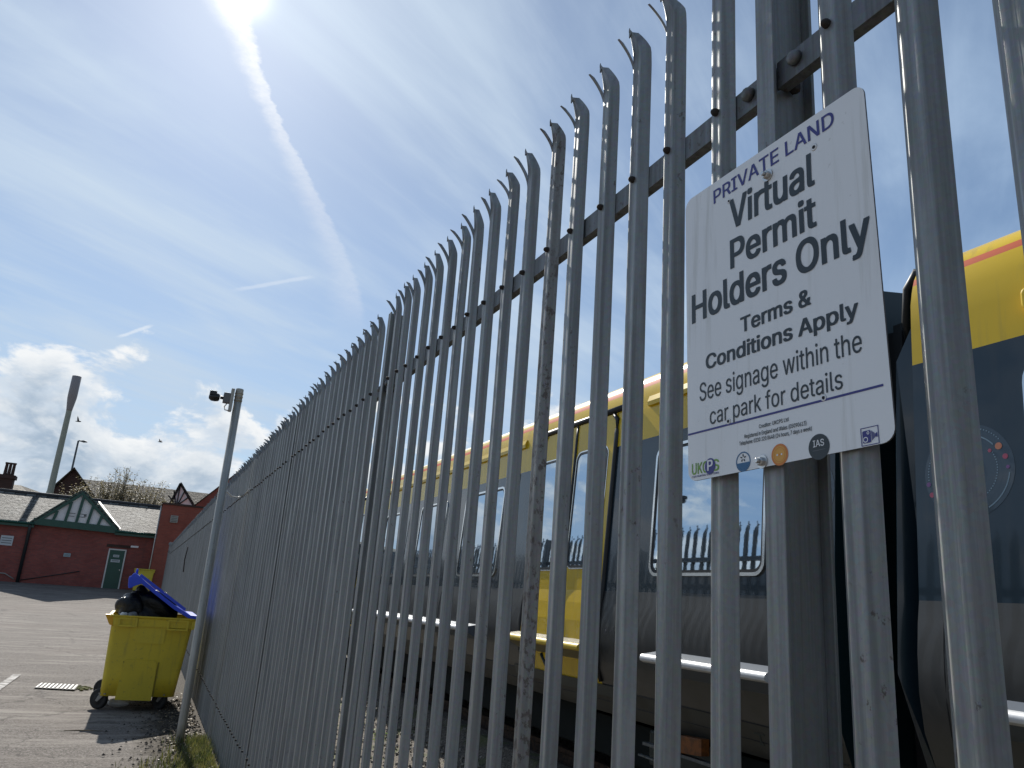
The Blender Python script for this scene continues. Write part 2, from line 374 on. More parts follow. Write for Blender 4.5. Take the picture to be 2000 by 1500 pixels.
def slate_fn(lo, hi):
    def fn(N, pos, c, b):
        x, y, z = N.sep(pos)
        br = N.n('ShaderNodeTexBrick'); N.put(br.inputs['Vector'], N.comb(x, N.m('MULTIPLY', z, 1.35), 0))
        br.inputs[1].default_value = (*lo, 1); br.inputs[2].default_value = (*hi, 1); br.inputs[3].default_value = (.006, .006, .006, 1)
        br.inputs['Scale'].default_value = 1; br.inputs['Mortar Size'].default_value = .028; br.inputs['Brick Width'].default_value = .55; br.inputs['Row Height'].default_value = .24
        g = N.noise(N.vm('MULTIPLY', pos, (5, 5, 9)), 1, 4, .7)
        c = N.mix(N.m('MULTIPLY', N.ss(g, .45, .62), .8), br.outputs['Color'], tuple(q * .45 for q in lo))
        moss = N.noise(pos, .8, 5, .6)
        c = N.mix(N.m('MULTIPLY', N.ss(moss, .58, .72), .5), c, (.10, .10, .05))
        bn = N.n('ShaderNodeBump'); bn.inputs['Strength'].default_value = .8; bn.inputs['Distance'].default_value = .05
        N.put(bn.inputs['Height'], N.m('ADD', br.outputs['Fac'], N.m('MULTIPLY', g, 1.5)))
        N.t.links.new(bn.outputs[0], b.inputs['Normal'])
        return c
    return fn
M['slate'] = mat('weathered roof slate', (.2, .2, .18), .72, 0, fn=slate_fn((.028, .028, .026), (.19, .185, .165)), spec=.35)
M['slate_dark'] = mat('brown roof tiles', (.1, .09, .07), .75, 0, fn=slate_fn((.050, .036, .015), (.085, .066, .030)))
M['lead'] = mat('dark ridge tile', (.035, .035, .037), .6)
M['green_paint'] = mat('dark green paint', (.006, .070, .048), .35, 0, [((.005, .045, .035), 4, .4, .7, .5)])
M['white_panel'] = mat('white painted board', (.80, .78, .78), .6, 0, [((.62, .60, .59), 3, .45, .7, .5)])
M['white_frame'] = mat('off white joinery', (.62, .61, .58), .5)
M['black_timber'] = mat('black timber', (.012, .012, .013), .6)
M['render'] = mat('grey render', (.34, .33, .30), .8, 0, [((.22, .21, .19), 2, .4, .7, .5)])
M['dark'] = mat('dark recess', (.012, .012, .013), .8)
M['dp'] = mat('dark downpipe', (.020, .024, .026), .5)
M['mast'] = mat('pale green mast', (.33, .36, .30), .5, .1, [((.26, .285, .24), 1.2, .4, .7, .6)])
M['mast_top'] = mat('grey antenna shroud', (.27, .245, .24), .6)
M['lamp'] = mat('grey lamp column', (.10, .105, .10), .5, .3)
M['plaque'] = mat('pale notice', (.52, .56, .58), .5)
M['plaque2'] = mat('blue grey notice', (.33, .43, .46), .5)
M['cam_black'] = mat('black camera body', (.008, .009, .010), .35)
M['cam_grey'] = mat('grey junction box', (.13, .135, .14), .5)
M['cable'] = mat('white cable', (.70, .70, .68), .5)
M['bark'] = mat('twig bark', (.10, .08, .055), .9)
def leafmat(name, col, col2, tr=.35):
    m = bpy.data.materials.new(name); m.use_nodes = True; N = NT(m.node_tree); b = m.node_tree.nodes['Principled BSDF']
    pos = N.n('ShaderNodeNewGeometry').outputs['Position']
    c = N.mix(N.ss(N.noise(pos, 9, 3), .4, .6), (*col, 1), (*col2, 1))
    N.put(b.inputs['Base Color'], c); b.inputs['Roughness'].default_value = .55
    t = N.n('ShaderNodeBsdfTranslucent'); N.put(t.inputs[0], c)
    mx = N.n('ShaderNodeMixShader'); mx.inputs[0].default_value = tr
    out = [n for n in m.node_tree.nodes if n.type == 'OUTPUT_MATERIAL'][0]
    m.node_tree.links.new(b.outputs[0], mx.inputs[1]); m.node_tree.links.new(t.outputs[0], mx.inputs[2]); m.node_tree.links.new(mx.outputs[0], out.inputs[0])
    return m
M['bud'] = leafmat('pale spring buds', (.13, .115, .04), (.34, .30, .21))
M['weed'] = leafmat('fresh weed leaves', (.10, .19, .025), (.20, .28, .05), .5)
M['grass'] = leafmat('rough grass', (.07, .09, .02), (.17, .16, .05), .4)
M['deadleaf'] = leafmat('dead leaves', (.16, .11, .06), (.30, .25, .17), .2)
M['soil'] = mat('soil crumbs', (.05, .042, .034), .95, 0, [((.20, .185, .16), 7, .58, .66, .9), ((.012, .010, .009), 9, .45, .6, .9)])
M['moss'] = mat('moss', (.07, .085, .015), .95, 0, [((.13, .12, .03), 30, .4, .6, .8)], bump=(50, 1, .02))

# ------------------------------------------------------------------ ground
GZ = -1.593
def gz(x, y):
    z = lerp(GZ, -1.44, (y - 14) / 28)
    z += lerp(0, 1, (y - 42) / 8.5) * .74
    t = min(1, max(0, (x - .93) / .5))
    return lerp(z, min(-1.79, z), t) if y < 42 else z
def build_ground():
    xs = [-900, -300, -100, -40, -20, -12] + [-8 + .5 * i for i in range(17)] + [.2, .4, .6, .75, .9, .93, 1.0, 1.1, 1.2, 1.43, 2, 3, 4, 6, 9, 14, 25, 60, 200, 900]
    ys = [-900, -200, -60, -20, -8, -4, 0, 3, 5, 7, 9, 11, 14, 18, 22, 26, 30, 34, 38, 40, 42, 43, 44, 45, 46, 47, 48, 49, 50, 50.5, 52, 60, 80, 150, 400, 1500, 4000]
    mb = MB(); nx = len(xs)
    P = []
    for y in ys:
        for x in xs:
            z = gz(x, y) + (.012 * math.sin(x * 2.1 + y * 1.3) * math.sin(y * .9 - x) if -9 < x < .8 and -3 < y < 49 else 0)
            P.append((x, y, z))
    fs = []; ms = []
    for j in range(len(ys) - 1):
        for i in range(nx - 1):
            fs.append((j * nx + i, j * nx + i + 1, (j + 1) * nx + i + 1, (j + 1) * nx + i))
    mb.v = P; mb.f = fs; mb.m = [1 if (xs[f[0] % nx] >= .93 and ys[f[0] // nx] < 47) else 0 for f in fs]; mb.smooth = [True] * len(fs)
    return tag(mb.build('ground', [M['asphalt'], M['ballast']], fix=False), kind='structure')
build_ground()

# ------------------------------------------------------------------ palisade fence
D, P0, PITCH = .8876, 1.11774, .1525
XF = .9026                                     # front face of the pales
def ztop(y): return lerp(1.447, 1.60, (y - 8) / 34)
fence = thing('palisade_fence', 'long grey galvanised palisade fence with splayed spiked tops between car park and train', 'fence', (D, P0, GZ))
def pale_mesh(name, m, rnd, zt, zb, bolts):
    """a pressed steel pale: trapezoid section with a shallow groove, head slit into splayed prongs. Local x = world X - XF, y along fence"""
    half = [(.0356, .0200), (.0344, .0188), (.0230, .0074), (.0182, .0026), (.0174, .0018), (.0167, .0012), (.0159, .0007), (.0150, .0004), (.0141, .0003), (.0075, .0003), (.0050, .0005), (.0028, .0008)]
    pr = half + [(-y, x) for y, x in reversed(half)]
    NA = 5; NP = len(pr)
    mb = MB(); th = .003
    def sheet(rows, smooth=True, th=th):
        """rows of (x,y,z) points, front surface; thickens along the sheet normal in x"""
        n = len(rows[0]); nr = len(rows)
        fr = [p for r in rows for p in r]; bk = []
        for r in rows:
            for k, p in enumerate(r):
                a = Vector(r[max(k - 1, 0)]); b = Vector(r[min(k + 1, n - 1)]); t = b - a
                nn = Vector((t.y, -t.x, 0)); nn = nn.normalized() if nn.length > 1e-7 else Vector((1, 0, 0))
                if nn.x < 0: nn = -nn
                bk.append(tuple(Vector(p) + nn * th))
        N_ = n * nr; fs = []
        for i in range(nr - 1):
            for k in range(n - 1):
                q = (i * n + k, i * n + k + 1, (i + 1) * n + k + 1, (i + 1) * n + k)
                fs.append(q); fs.append(tuple(N_ + j for j in reversed(q)))
            for k, rev in ((0, 0), (n - 1, 1)):
                q = (i * n + k, (i + 1) * n + k, N_ + (i + 1) * n + k, N_ + i * n + k)
                fs.append(q if not rev else tuple(reversed(q)))
        for i, rev in ((0, 0), (nr - 1, 1)):
            for k in range(n - 1):
                q = (i * n + k, N_ + i * n + k, N_ + i * n + k + 1, i * n + k + 1)
                fs.append(q if not rev else tuple(reversed(q)))
        mb.add(fr + bk, fs, 0, smooth)
    A_root = zt - rnd.uniform(.120, .150); A_tip = zt - rnd.uniform(.022, .045)
    wob = [rnd.uniform(-.0012, .0012) for _ in range(9)]
    zs = [zb + (A_root - zb) * i / 8 for i in range(9)]
    # outer prong (far edge): peels away towards the viewer's side and outwards
    oA, yA = rnd.uniform(.040, .056), rnd.uniform(.000, .014)
    rows = [[(x + wob[i], y + wob[i] * .6, z) for y, x in pr[:NA]] for i, z in enumerate(zs)]
    for j in range(1, 9):
        t = j / 8; r = []
        for y, x in pr[:NA]:
            yc = pr[2][0]; w = 1 - .62 * t
            r.append((x + wob[8] - oA * t ** 1.9, yc + (y - yc) * w + yA * t ** 1.5 + wob[8] * .6, A_root + (A_tip - A_root) * t))
        rows.append(r)
    sheet(rows, th=.0058)
    # main head: leans out, near side cut back, ragged two-pointed end
    oB, yB = rnd.uniform(.006, .015), rnd.uniform(.004, .011); notch = rnd.uniform(.002, .012); rag = rnd.uniform(-.010, .004)
    idx = list(range(NA - 1, NP)); nB = len(idx)
    rows = [[(pr[i][1] + wob[k], pr[i][0] + wob[k] * .6, z) for i in idx] for k, z in enumerate(zs)]
    for j in range(1, 11):
        t = j / 10; r = []
        for k, i in enumerate(idx):
            y, x = pr[i]; s_ = k / (nB - 1)
            cut = .84 * max(0, (t - .36) / .64) ** 1.2
            yy = pr[NA - 1][0] + (y - pr[NA - 1][0]) * (1 - cut) + yB * t ** 2
            z = A_root + (zt - A_root) * t
            if j == 10:
                z += lerp(.006, -.012, s_ / .3) if s_ < .3 else (-.014 - notch if s_ < .55 else (lerp(-.012, rag, (s_ - .55) / .2) if s_ < .75 else lerp(rag - .006, -.030, (s_ - .75) / .25)))
            r.append((x * (1 - .2 * t) + wob[8] - oB * max(0, (t - .35) / .65) ** 1.4, yy + wob[8] * .6, z))
        rows.append(r)
    sheet(rows)
    for z in bolts:
        mb.lathe([(.0082, .003), (.0082, -.005), (.0066, -.010), (.004, -.0125), (.0005, -.0135)], (0, 0, z), 'X', 8, 1)
    me = mb.mesh(name, [m, M['bolt']], fix=False); me.set_sharp_from_angle(angle=rad(40)); return me
rnd = random.Random(3)
ZR1, ZR2 = 1.0, -1.215
NVAR = 7
pales = [pale_mesh('pale', M['galv'], rnd, 1.447 - GZ, -.05, (ZR1 - GZ, ZR2 - GZ)) for _ in range(NVAR)]
pale_rusty = pale_mesh('pale', M['galv_rust'], rnd, 1.447 - GZ, -.05, (ZR1 - GZ, ZR2 - GZ))
Y_END = 46.5
posts_i = [-1 + 18 * k for k in range(-1, 18) if P0 + (-1 + 18 * k) * PITCH < Y_END]
skip = set(posts_i)
n_pale = 0; far = MB()
last_i = int((Y_END - P0) / PITCH)
order = [i for i in range(-5, last_i + 1) if i not in skip]
for i in order:
    y = P0 + i * PITCH; base = gz(.9, y)
    me = pale_rusty if i == 5 else pales[rnd.randrange(NVAR)]
    dz_ = ztop(y) - 1.447 + rnd.uniform(-.007, .007)
    step = 0 if y < 41.5 else .12 * (1 + int((y - 41.5) / 2.6))
    tilt = rnd.uniform(-.004, .004); yaw = rnd.uniform(-.05, .05)
    Mx = Matrix.Translation((XF + rnd.uniform(-.002, .002), y + rnd.uniform(-.003, .003), GZ + dz_ + step)) @ Matrix.Rotation(yaw, 4, 'Z') @ Matrix.Rotation(tilt, 4, 'X') @ Matrix.Diagonal((1.18, 1.06, 1, 1) if i > 17 else (1, 1, 1, 1))
    if n_pale < 99:
        o = link('pale', me, fence); o.matrix_world = Mx; o.matrix_parent_inverse = Matrix.Identity(4)
        o.matrix_basis = Matrix.Translation(-fence.location) @ Mx
        if i == 5: o['label'] = 'rust speckled grey steel pale'
        n_pale += 1
    else:
        b0 = len(far.v)
        far.v += [tuple(Mx @ v.co) for v in me.vertices]
        for p in me.polygons: far.f.append(tuple(b0 + k for k in p.vertices)); far.m.append(p.material_index); far.smooth.append(True)
o = far.build('pale_row', [M['galv'], M['bolt']], fence, fix=False); o['kind'] = 'stuff'
o.matrix_basis = Matrix.Translation(-fence.location)
def fpart(mb, name, mats, bevel=0):
    o = mb.build(name, mats, fence, bevel); o.matrix_basis = Matrix.Translation(-fence.location); return o
# posts: rolled steel I sections, flange to the car park
for i in posts_i:
    y = .9703 if i == -1 else P0 + i * PITCH - .022
    st = 0 if y < 41.5 else .12 * (1 + int((y - 41.5) / 2.6))
    z0, z1 = GZ - .1, ztop(y) - .055 + st
    mb = MB(); zc, h = (z0 + z1) / 2, z1 - z0; x0 = .905
    mb.box((x0 + .0035, y, zc), (.007, .046, h)); mb.box((x0 + .0985, y, zc), (.007, .046, h)); mb.box((x0 + .051, y, zc), (.088, .0055, h))
    fpart(mb, 'post', M['galv'], .0015)
    for z in (ZR1 + (ztop(y) - 1.447) + st, ZR2):
        for s in (-1, 1):
            bo = MB(); bo.lathe([(.014, -.002 * s), (.014, .006 * s), (.010, .011 * s)], (x0 + .058, y + s * .012, z - .012), 'Y', 6)
            if i < 40: fpart(bo, 'post_bolt', M['bolt'])
# rails: angle section behind the pales, bay by bay, cranked in to the web of each post
for a, b in zip([-19] + posts_i[1:], posts_i[1:] + [last_i]):
    ya = P0 + a * PITCH; yb = P0 + b * PITCH - .02
    if a == -1: ya = .9703
    if b == -1: yb = .9703
    for zr in (ZR1, ZR2):
        za, zb_ = zr + ztop(ya) - 1.447, zr + ztop(yb) - 1.447
        if zr < 0: za = zr + gz(.9, ya) - GZ; zb_ = zr + gz(.9, yb) - GZ
        mb = MB(); x = XF + .0215
        mb.bar((x + .003, ya + .012, za), (x + .003, yb - .012, zb_), .006, .058)
        mb.bar((x + .015, ya + .012, za - .026), (x + .015, yb - .012, zb_ - .026), .018, .006)
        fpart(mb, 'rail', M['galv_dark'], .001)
        for yy, s in ((ya, 1), (yb, -1)):       # joint plate with its bolt head
            mb = MB(); mb.box((x + .008, yy + s * .055, zr + ztop(yy) - 1.447 if zr > 0 else za), (.005, .10, .050))
            mb.lathe([(.0145, 0), (.0145, -.007), (.011, -.013), (.004, -.015)], (x - .002, yy + s * .062, (zr + ztop(yy) - 1.447 if zr > 0 else za) + .004), 'X', 10)
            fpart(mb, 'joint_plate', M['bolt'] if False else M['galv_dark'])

sa, sb_ = onX(367, 1068, .868), onX(359, 1117, .868); sb_ = Vector((sa.x, sa.y + .05, onX(359, 1117, .868).z * sa.y / onX(359, 1117, .868).y))
mb = MB(); mb.tube([sa, sa.lerp(sb_, .5) + Vector((-.02, 0, 0)), sb_], .014, 6)
tag(mb.build('strap', M['bolt']), 'black strap hanging down the far end of the palisade fence', 'strap')

# ------------------------------------------------------------------ parking sign on the near post
def load_font():
    try:
        return bpy.data.fonts.load(os.path.join(bpy.utils.resource_path('LOCAL'), 'datafiles', 'fonts', 'Inter.woff2'))
    except Exception:
        return None
FONT = load_font()
SXL, SXR = .880, .898
BLc, BRc = onX(1340, 943, SXL), onX(1740, 862, SXR)
TLc, TRc = onX(1343, 392, SXL), onX(1694, 155, SXR)
Uax = ((BRc - BLc) + (TRc - TLc)).normalized()
Vax = ((TLc - BLc) + (TRc - BRc)); Vax = (Vax - Uax * Vax.dot(Uax)).normalized()
Nax = Uax.cross(Vax)                      # towards the viewer
SW = ((BRc - BLc).length + (TRc - TLc).length) / 2; SH = ((TLc - BLc).length + (TRc - BRc).length) / 2
SO = (BLc + BRc + TLc + TRc) / 4 - Uax * SW / 2 - Vax * SH / 2
def suv(x, y):
    v = ray(x, y); t = SO.dot(Nax) / v.dot(Nax); p = v * t - SO
    return p.dot(Uax), p.dot(Vax)
sign = thing('parking_sign', 'white private land permit holders parking sign bolted to a fence post', 'sign')
sign.matrix_world = Matrix(((Uax.x, Vax.x, Nax.x, SO.x), (Uax.y, Vax.y, Nax.y, SO.y), (Uax.z, Vax.z, Nax.z, SO.z), (0, 0, 0, 1)))
mb = MB(); mb.prism(rr(0, SW, 0, SH, .021), lambda p, k: (p[0], p[1], -.003 * k), 0)
mb.m = [0, 1] + [1] * (len(mb.f) - 2)
o = mb.build('panel', [M['sign'], M['sign_back']], sign)
def text_obj(body, name, m, parent, p0, p1, cap, bold=0.0, z=.0006, basep=None, font=True, squeeze=None):
    """flat lettering from p0 to p1 (left and right end of the base line, sign coordinates), capital height cap"""
    def raw(txt):
        """outlines of the lettering, each outer contour filled together with the holes inside it"""
        cu = bpy.data.curves.new('lettering', 'FONT'); cu.body = txt; cu.size = 1
        if FONT and font: cu.font = FONT
        ob = bpy.data.objects.new('lettering', cu); C.objects.link(ob)
        bpy.context.view_layer.update()
        cv = ob.to_curve(bpy.context.evaluated_depsgraph_get())
        polys = []
        for sp in cv.splines:
            bp = list(sp.bezier_points); pts = []
            for i, p in enumerate(bp):
                q = bp[(i + 1) % len(bp)]
                straight = (p.handle_right - p.co).cross(q.co - p.co).length < 1e-6 and (q.handle_left - q.co).cross(q.co - p.co).length < 1e-6
                for k in range(1 if straight else 5):
                    t = k / 5; u = 1 - t
                    pts.append(Vector((p.co * u ** 3 + p.handle_right * 3 * u * u * t + q.handle_left * 3 * u * t * t + q.co * t ** 3).xy))
            clean = [p for i, p in enumerate(pts) if (p - pts[i - 1]).length > 1e-5]
            if len(clean) > 2: polys.append(clean)
        ob.to_curve_clear(); bpy.data.objects.remove(ob)
        pts, edges = [], []
        for P in polys:
            b0 = len(pts); pts += P; edges += [(b0 + i, b0 + (i + 1) % len(P)) for i in range(len(P))]
        vv, _, tris, *_ = delaunay_2d_cdt(pts, edges, [], 1, 1e-6)
        cen = [(vv[t_[0]] + vv[t_[1]] + vv[t_[2]]) / 3 for t_ in tris]; wn = [0] * len(tris)
        for P in polys:                         # non-zero winding, since contours of this face overlap
            xa, xb, ya, yb = min(p.x for p in P), max(p.x for p in P), min(p.y for p in P), max(p.y for p in P)
            for k, c_ in enumerate(cen):
                if xa <= c_.x <= xb and ya <= c_.y <= yb:
                    for i in range(len(P)):
                        a_, b_ = P[i - 1], P[i]
                        if (a_.y > c_.y) != (b_.y > c_.y) and c_.x < (b_.x - a_.x) * (c_.y - a_.y) / (b_.y - a_.y) + a_.x: wn[k] += 1 if b_.y > a_.y else -1
        V = [(p.x, p.y, 0) for p in vv]; Fc = [tuple(t_) for t_, w_ in zip(tris, wn) if w_]
        return V, Fc
    if 'cap' not in CAPS: CAPS['cap'] = max(v[1] for v in raw('H')[0])
    V, fs = raw(body)
    x0 = min(v[0] for v in V) - bold; x1 = max(v[0] for v in V) + bold
    a = Vector(p0); b = Vector(p1); t = (b - a); L = t.length; t.normalize(); nrm = Vector((-t.y, t.x))
    sx, sy = L / (x1 - x0), cap / (CAPS['cap'] + bold)
    mb = MB()
    shifts = [(0, 0)] if bold < .001 else [(-1, -.5), (-.5, .5), (0, -.5), (.5, .5), (1, -.5), (1, .5), (-1, .5)]
    for k, (hx, hy) in enumerate(shifts):
        P = []
        for v in V:
            q = a + t * ((v[0] + hx * bold - x0) * sx) + nrm * ((v[1] + (hy + .5) * bold) * sy); P.append((q.x, q.y, z + k * .00004 + v[2]))
        mb.add(P, fs)
    return mb.build(name, m, parent, fix=False)
CAPS = {}
def line(body, lb, rb, tl, m='ink', bold=0, name='lettering'):
    a, b, c = suv(*lb), suv(*rb), suv(*tl)
    t = (Vector(b) - Vector(a)).normalized(); nrm = Vector((-t.y, t.x))
    cap = (Vector(c) - Vector(a)).dot(nrm)
    return text_obj(body, name, M[m], sign, a, b, cap, bold)
B = .022
line('PRIVATE LAND', (1394.5, 399), (1630, 243.5), (1394.5, 373), 'ink_blue', .012)
line('Virtual', (1425, 451), (1592, 360), (1423, 393.5), 'ink', B)
line('Permit', (1427, 526.5), (1596, 440.5), (1427, 470), 'ink', B)
line('Holders Only', (1352, 633.5), (1703, 474), (1352, 578), 'ink', B)
line('Terms &', (1447, 651), (1585, 594), (1447, 621), 'ink', B)
line('Conditions Apply', (1379, 722.5), (1678, 617), (1380, 693.5), 'ink', B)
line('See signage within the', (1367, 784.5), (1684.5, 686), (1367, 749.5), 'ink', .002)
line('car park for details', (1387, 829.5), (1647, 758.5), (1388, 797), 'ink', .002)
line('Creditor: UKCPS Ltd', (1483, 837), (1540.5, 822.5), (1483, 829.5), 'ink', .004)
line('Registered in England and Wales (05090613)', (1454.5, 856.5), (1575.5, 830), (1454.5, 849), 'ink', .002)
line('Telephone: 0330 320 8648 (24 hours, 7 days a week)', (1444.5, 870.5), (1586, 840.5), (1444.5, 863), 'ink', .002)
line('UKC', (1352, 928), (1383, 922), (1352, 906.5), 'ink_green', .012)
line('S', (1391, 920.5), (1405, 918), (1391, 898.5), 'ink_green', .012)
line('CAR PARKING SOLUTIONS', (1352, 934), (1404.5, 924.5), (1352, 930.6), 'ink_blue', .004)
def flat(pts, name, m, z, parent=sign, hole=None):
    mb = MB(); n = len(pts)
    if hole: mb.add([(p[0], p[1], z) for p in pts] + [(p[0], p[1], z) for p in hole], [(i, (i + 1) % n, n + (i + 1) % n, n + i) for i in range(n)])
    else: mb.add([(p[0], p[1], z) for p in pts], [tuple(range(n))])
    return mb.build(name, M[m], parent)
def circ(c, r, n=32, rx=1): return [(c[0] + r * rx * math.cos(2 * PI * k / n), c[1] + r * math.sin(2 * PI * k / n)) for k in range(n)]
la, lb_ = suv(1344.5, 849.5), suv(1725.5, 751.8)
flat([(la[0], la[1] - .0018), (lb_[0], lb_[1] - .0018), (lb_[0], lb_[1] + .0018), (la[0], la[1] + .0018)], 'rule', 'ink_blue', .0006)
e = suv(1387.5, 910.5); flat(circ(e, .0145, rx=.95), 'logo_disc', 'ink_blue', .0009)
line('P', (1382.5, 920), (1393.5, 917.6), (1382.5, 899.5), 'ink_white', .02).location.z = .0006
bc = suv(1452, 901.7); rb = .0172
flat(circ(bc, rb), 'badge_ring', 'ink_teal', .0006, hole=circ(bc, rb * .88)); 
half = [(bc[0] + rb * .87 * math.cos(a), bc[1] + rb * .87 * math.sin(a)) for a in [PI + .12 + (PI - .24) * k / 16 for k in range(17)]]
flat(half, 'badge_half', 'ink_teal', .0006)
mbp = MB()
for k in range(5):
    a = 2 * PI * k / 5 + .3; c0 = (bc[0] + .0046 * math.cos(a), bc[1] + .0062 + .0046 * math.sin(a))
    mbp.add([(c0[0] + .0026 * math.cos(a) * math.cos(q) - .0014 * math.sin(a) * math.sin(q), c0[1] + .0026 * math.sin(a) * math.cos(q) + .0014 * math.cos(a) * math.sin(q), .0007) for q in [2 * PI * j / 8 for j in range(8)]], [tuple(range(8))])
mbp.build('badge_flower', M['ink'], sign)
oc = suv(1523.3, 888)
flat(circ(oc, .0178), 'orange_badge', 'ink_orange', .0006); flat(circ(oc, .0140), 'orange_badge_face', 'ink_amber', .0009)
flat(circ(oc, .0118), 'orange_badge_ring', 'ink_orange', .0012, hole=circ(oc, .0110))
for k in (-1, 0, 1): flat(circ((oc[0] + k * .0046, oc[1]), .0017, 10), 'orange_badge_mark', 'ink_white' if k else 'ink_orange', .0012)
ic = suv(1600, 872.7); flat(circ(ic, .0200), 'black_badge', 'ink', .0006)
text_obj('IAS', 'badge_lettering', M['ink_white'], sign, (ic[0] - .0105, ic[1] + .0005), (ic[0] + .0105, ic[1] + .0005), .0105, .012, .0009)
flat([(ic[0] - .012, ic[1] - .0055), (ic[0] + .012, ic[1] - .0055), (ic[0] + .012, ic[1] - .0045), (ic[0] - .012, ic[1] - .0045)], 'badge_rule', 'ink_grey', .0009)
cq = [suv(*p) for p in ((1683.3, 872.7), (1718.7, 866.7), (1716.7, 831.7), (1681.7, 837.3))]
cw = (Vector(cq[1]) - Vector(cq[0])).length; chh = (Vector(cq[3]) - Vector(cq[0])).length
def cc(a, b): return (cq[0][0] + a * cw, cq[0][1] + b * chh)
def cpoly(L): return [cc(*p) for p in L]
flat(cpoly([(0, 0), (1, 0), (1, 1), (0, 1)]), 'camera_symbol_border', 'ink_blue', .0006, hole=cpoly([(.045, .04), (.955, .04), (.955, .96), (.045, .96)]))
flat(cpoly(rr(.10, .56, .14, .82, .07, 3)), 'camera_symbol', 'ink_blue', .0007)
flat(circ(cc(.26, .33), chh * .155), 'camera_symbol_lens', 'ink_white', .0009, hole=circ(cc(.26, .33), chh * .105))
flat(circ(cc(.42, .68), chh * .085), 'camera_symbol_lens', 'ink_white', .0009, hole=circ(cc(.42, .68), chh * .045))
for k in range(4): flat(cpoly([(.60 + .06 * k, .24 + .05 * k), (.64 + .06 * k, .24 + .05 * k), (.64 + .06 * k, .76 - .06 * k), (.60 + .06 * k, .76 - .06 * k)]), 'camera_symbol_bar', 'ink_blue', .0007)
flat(cpoly([(.83, .40), (.92, .36), (.92, .64), (.83, .58)]), 'camera_symbol_bar', 'ink_blue', .0007)
for p in ((1500, 343), (1489.5, 902)):          # the two fixing bolts with washers
    u, v = suv(*p); mb = MB()
    mb.lathe([(.0115, .0005), (.0115, .0025)], (u, v, 0), 'Z', 20); mb.lathe([(.0075, .0025), (.0075, .008), (.0062, .0095)], (u, v, 0), 'Z', 6, smooth=False)
    mb.lathe([(.0042, .0095), (.0042, .0145), (.0035, .0155)], (u, v, 0), 'Z', 10)
    mb.build('bolt', M['bright_bolt'], sign)
for p, r in (((1590, 287.5), .0032), ((1424, 393), .0022), ((1423, 823), .0028), ((1609, 777), .0027)):
    u, v = suv(*p); flat(circ((u, v), r, 14), 'drill_hole', 'dark', .0014)
    mb = MB(); mb.lathe([(r * 2.1, .0004), (r * 1.5, .0011), (r * 1.05, .0005)], (u, v, 0), 'Z', 16); mb.build('drill_burr', M['sign'], sign)

# ------------------------------------------------------------------ train
PROF = [(-.80, 3.62), (-.745, 3.575), (-.59, 3.515), (-.45, 3.46), (-.27, 3.44), (-.10, 3.447), (.05, 3.465), (.155, 3.485), (1.388, 3.563),
        (1.60, 3.574), (1.74, 3.584), (1.82, 3.602), (1.862, 3.614), (1.904, 3.629), (1.95, 3.655), (1.99, 3.70), (2.03, 3.77), (2.11, 3.97), (2.18, 4.4), (2.2, 4.9)]
def pX(z):
    for (a, x0), (b, x1) in zip(PROF, PROF[1:]):
        if z <= b: return x0 + (x1 - x0) * max(0, (z - a) / (b - a))
    return PROF[-1][1]
def sYZ(y, z):
    """feature measured on the plane X = 3.5 -> its place on the coach side"""
    q = z
    for _ in range(6): q = z * pX(q) / 3.5
    return y * pX(q) / 3.5, q
def s3(y, z, off=0): return (pX(z) - off, y, z)
def on_side(outline, name, m, parent, off, th=.004, hole=None):
    mb = MB(); n = len(outline)
    if hole:
        P = [s3(*p, off) for p in outline] + [s3(*p, off) for p in hole] + [s3(*p, off - th) for p in outline] + [s3(*p, off - th) for p in hole]
        fs = []
        for i in range(n):
            j = (i + 1) % n
            fs += [(i, j, n + j, n + i), (i, 2 * n + i, 2 * n + j, j), (n + i, n + j, 3 * n + j, 3 * n + i)]
        mb.add(P, fs)
    else: mb.prism(outline, lambda p, k: s3(*p, off - th * k))
    return mb.build(name, M[m], parent)
def side_grid(name, m, parent, y0, y1, z0, z1, off):
    zs = sorted({z0, z1} | {z for z, _ in PROF if z0 < z < z1}); mb = MB()
    mb.loop([[s3(y0, z, off) for z in zs] + [s3(y0, z, -.01) for z in reversed(zs)], [s3(y1, z, off) for z in zs] + [s3(y1, z, -.01) for z in reversed(zs)]], 0, False)
    return mb.build(name, M[m], parent)
def side_line(name, m, parent, pts, r, off=0):
    """bead that follows the curve of the side"""
    out = []
    for (ya, za), (yb, zb) in zip(pts, pts[1:]):
        k = max(1, int(max(abs(zb - za) / .12, abs(yb - ya) / 1.5)))
        out += [s3(ya + (yb - ya) * i / k, za + (zb - za) * i / k, off) for i in range(k)]
    out.append(s3(*pts[-1], off)); mb = MB(); mb.tube(out, r, 6); return mb.build(name, M[m], parent)
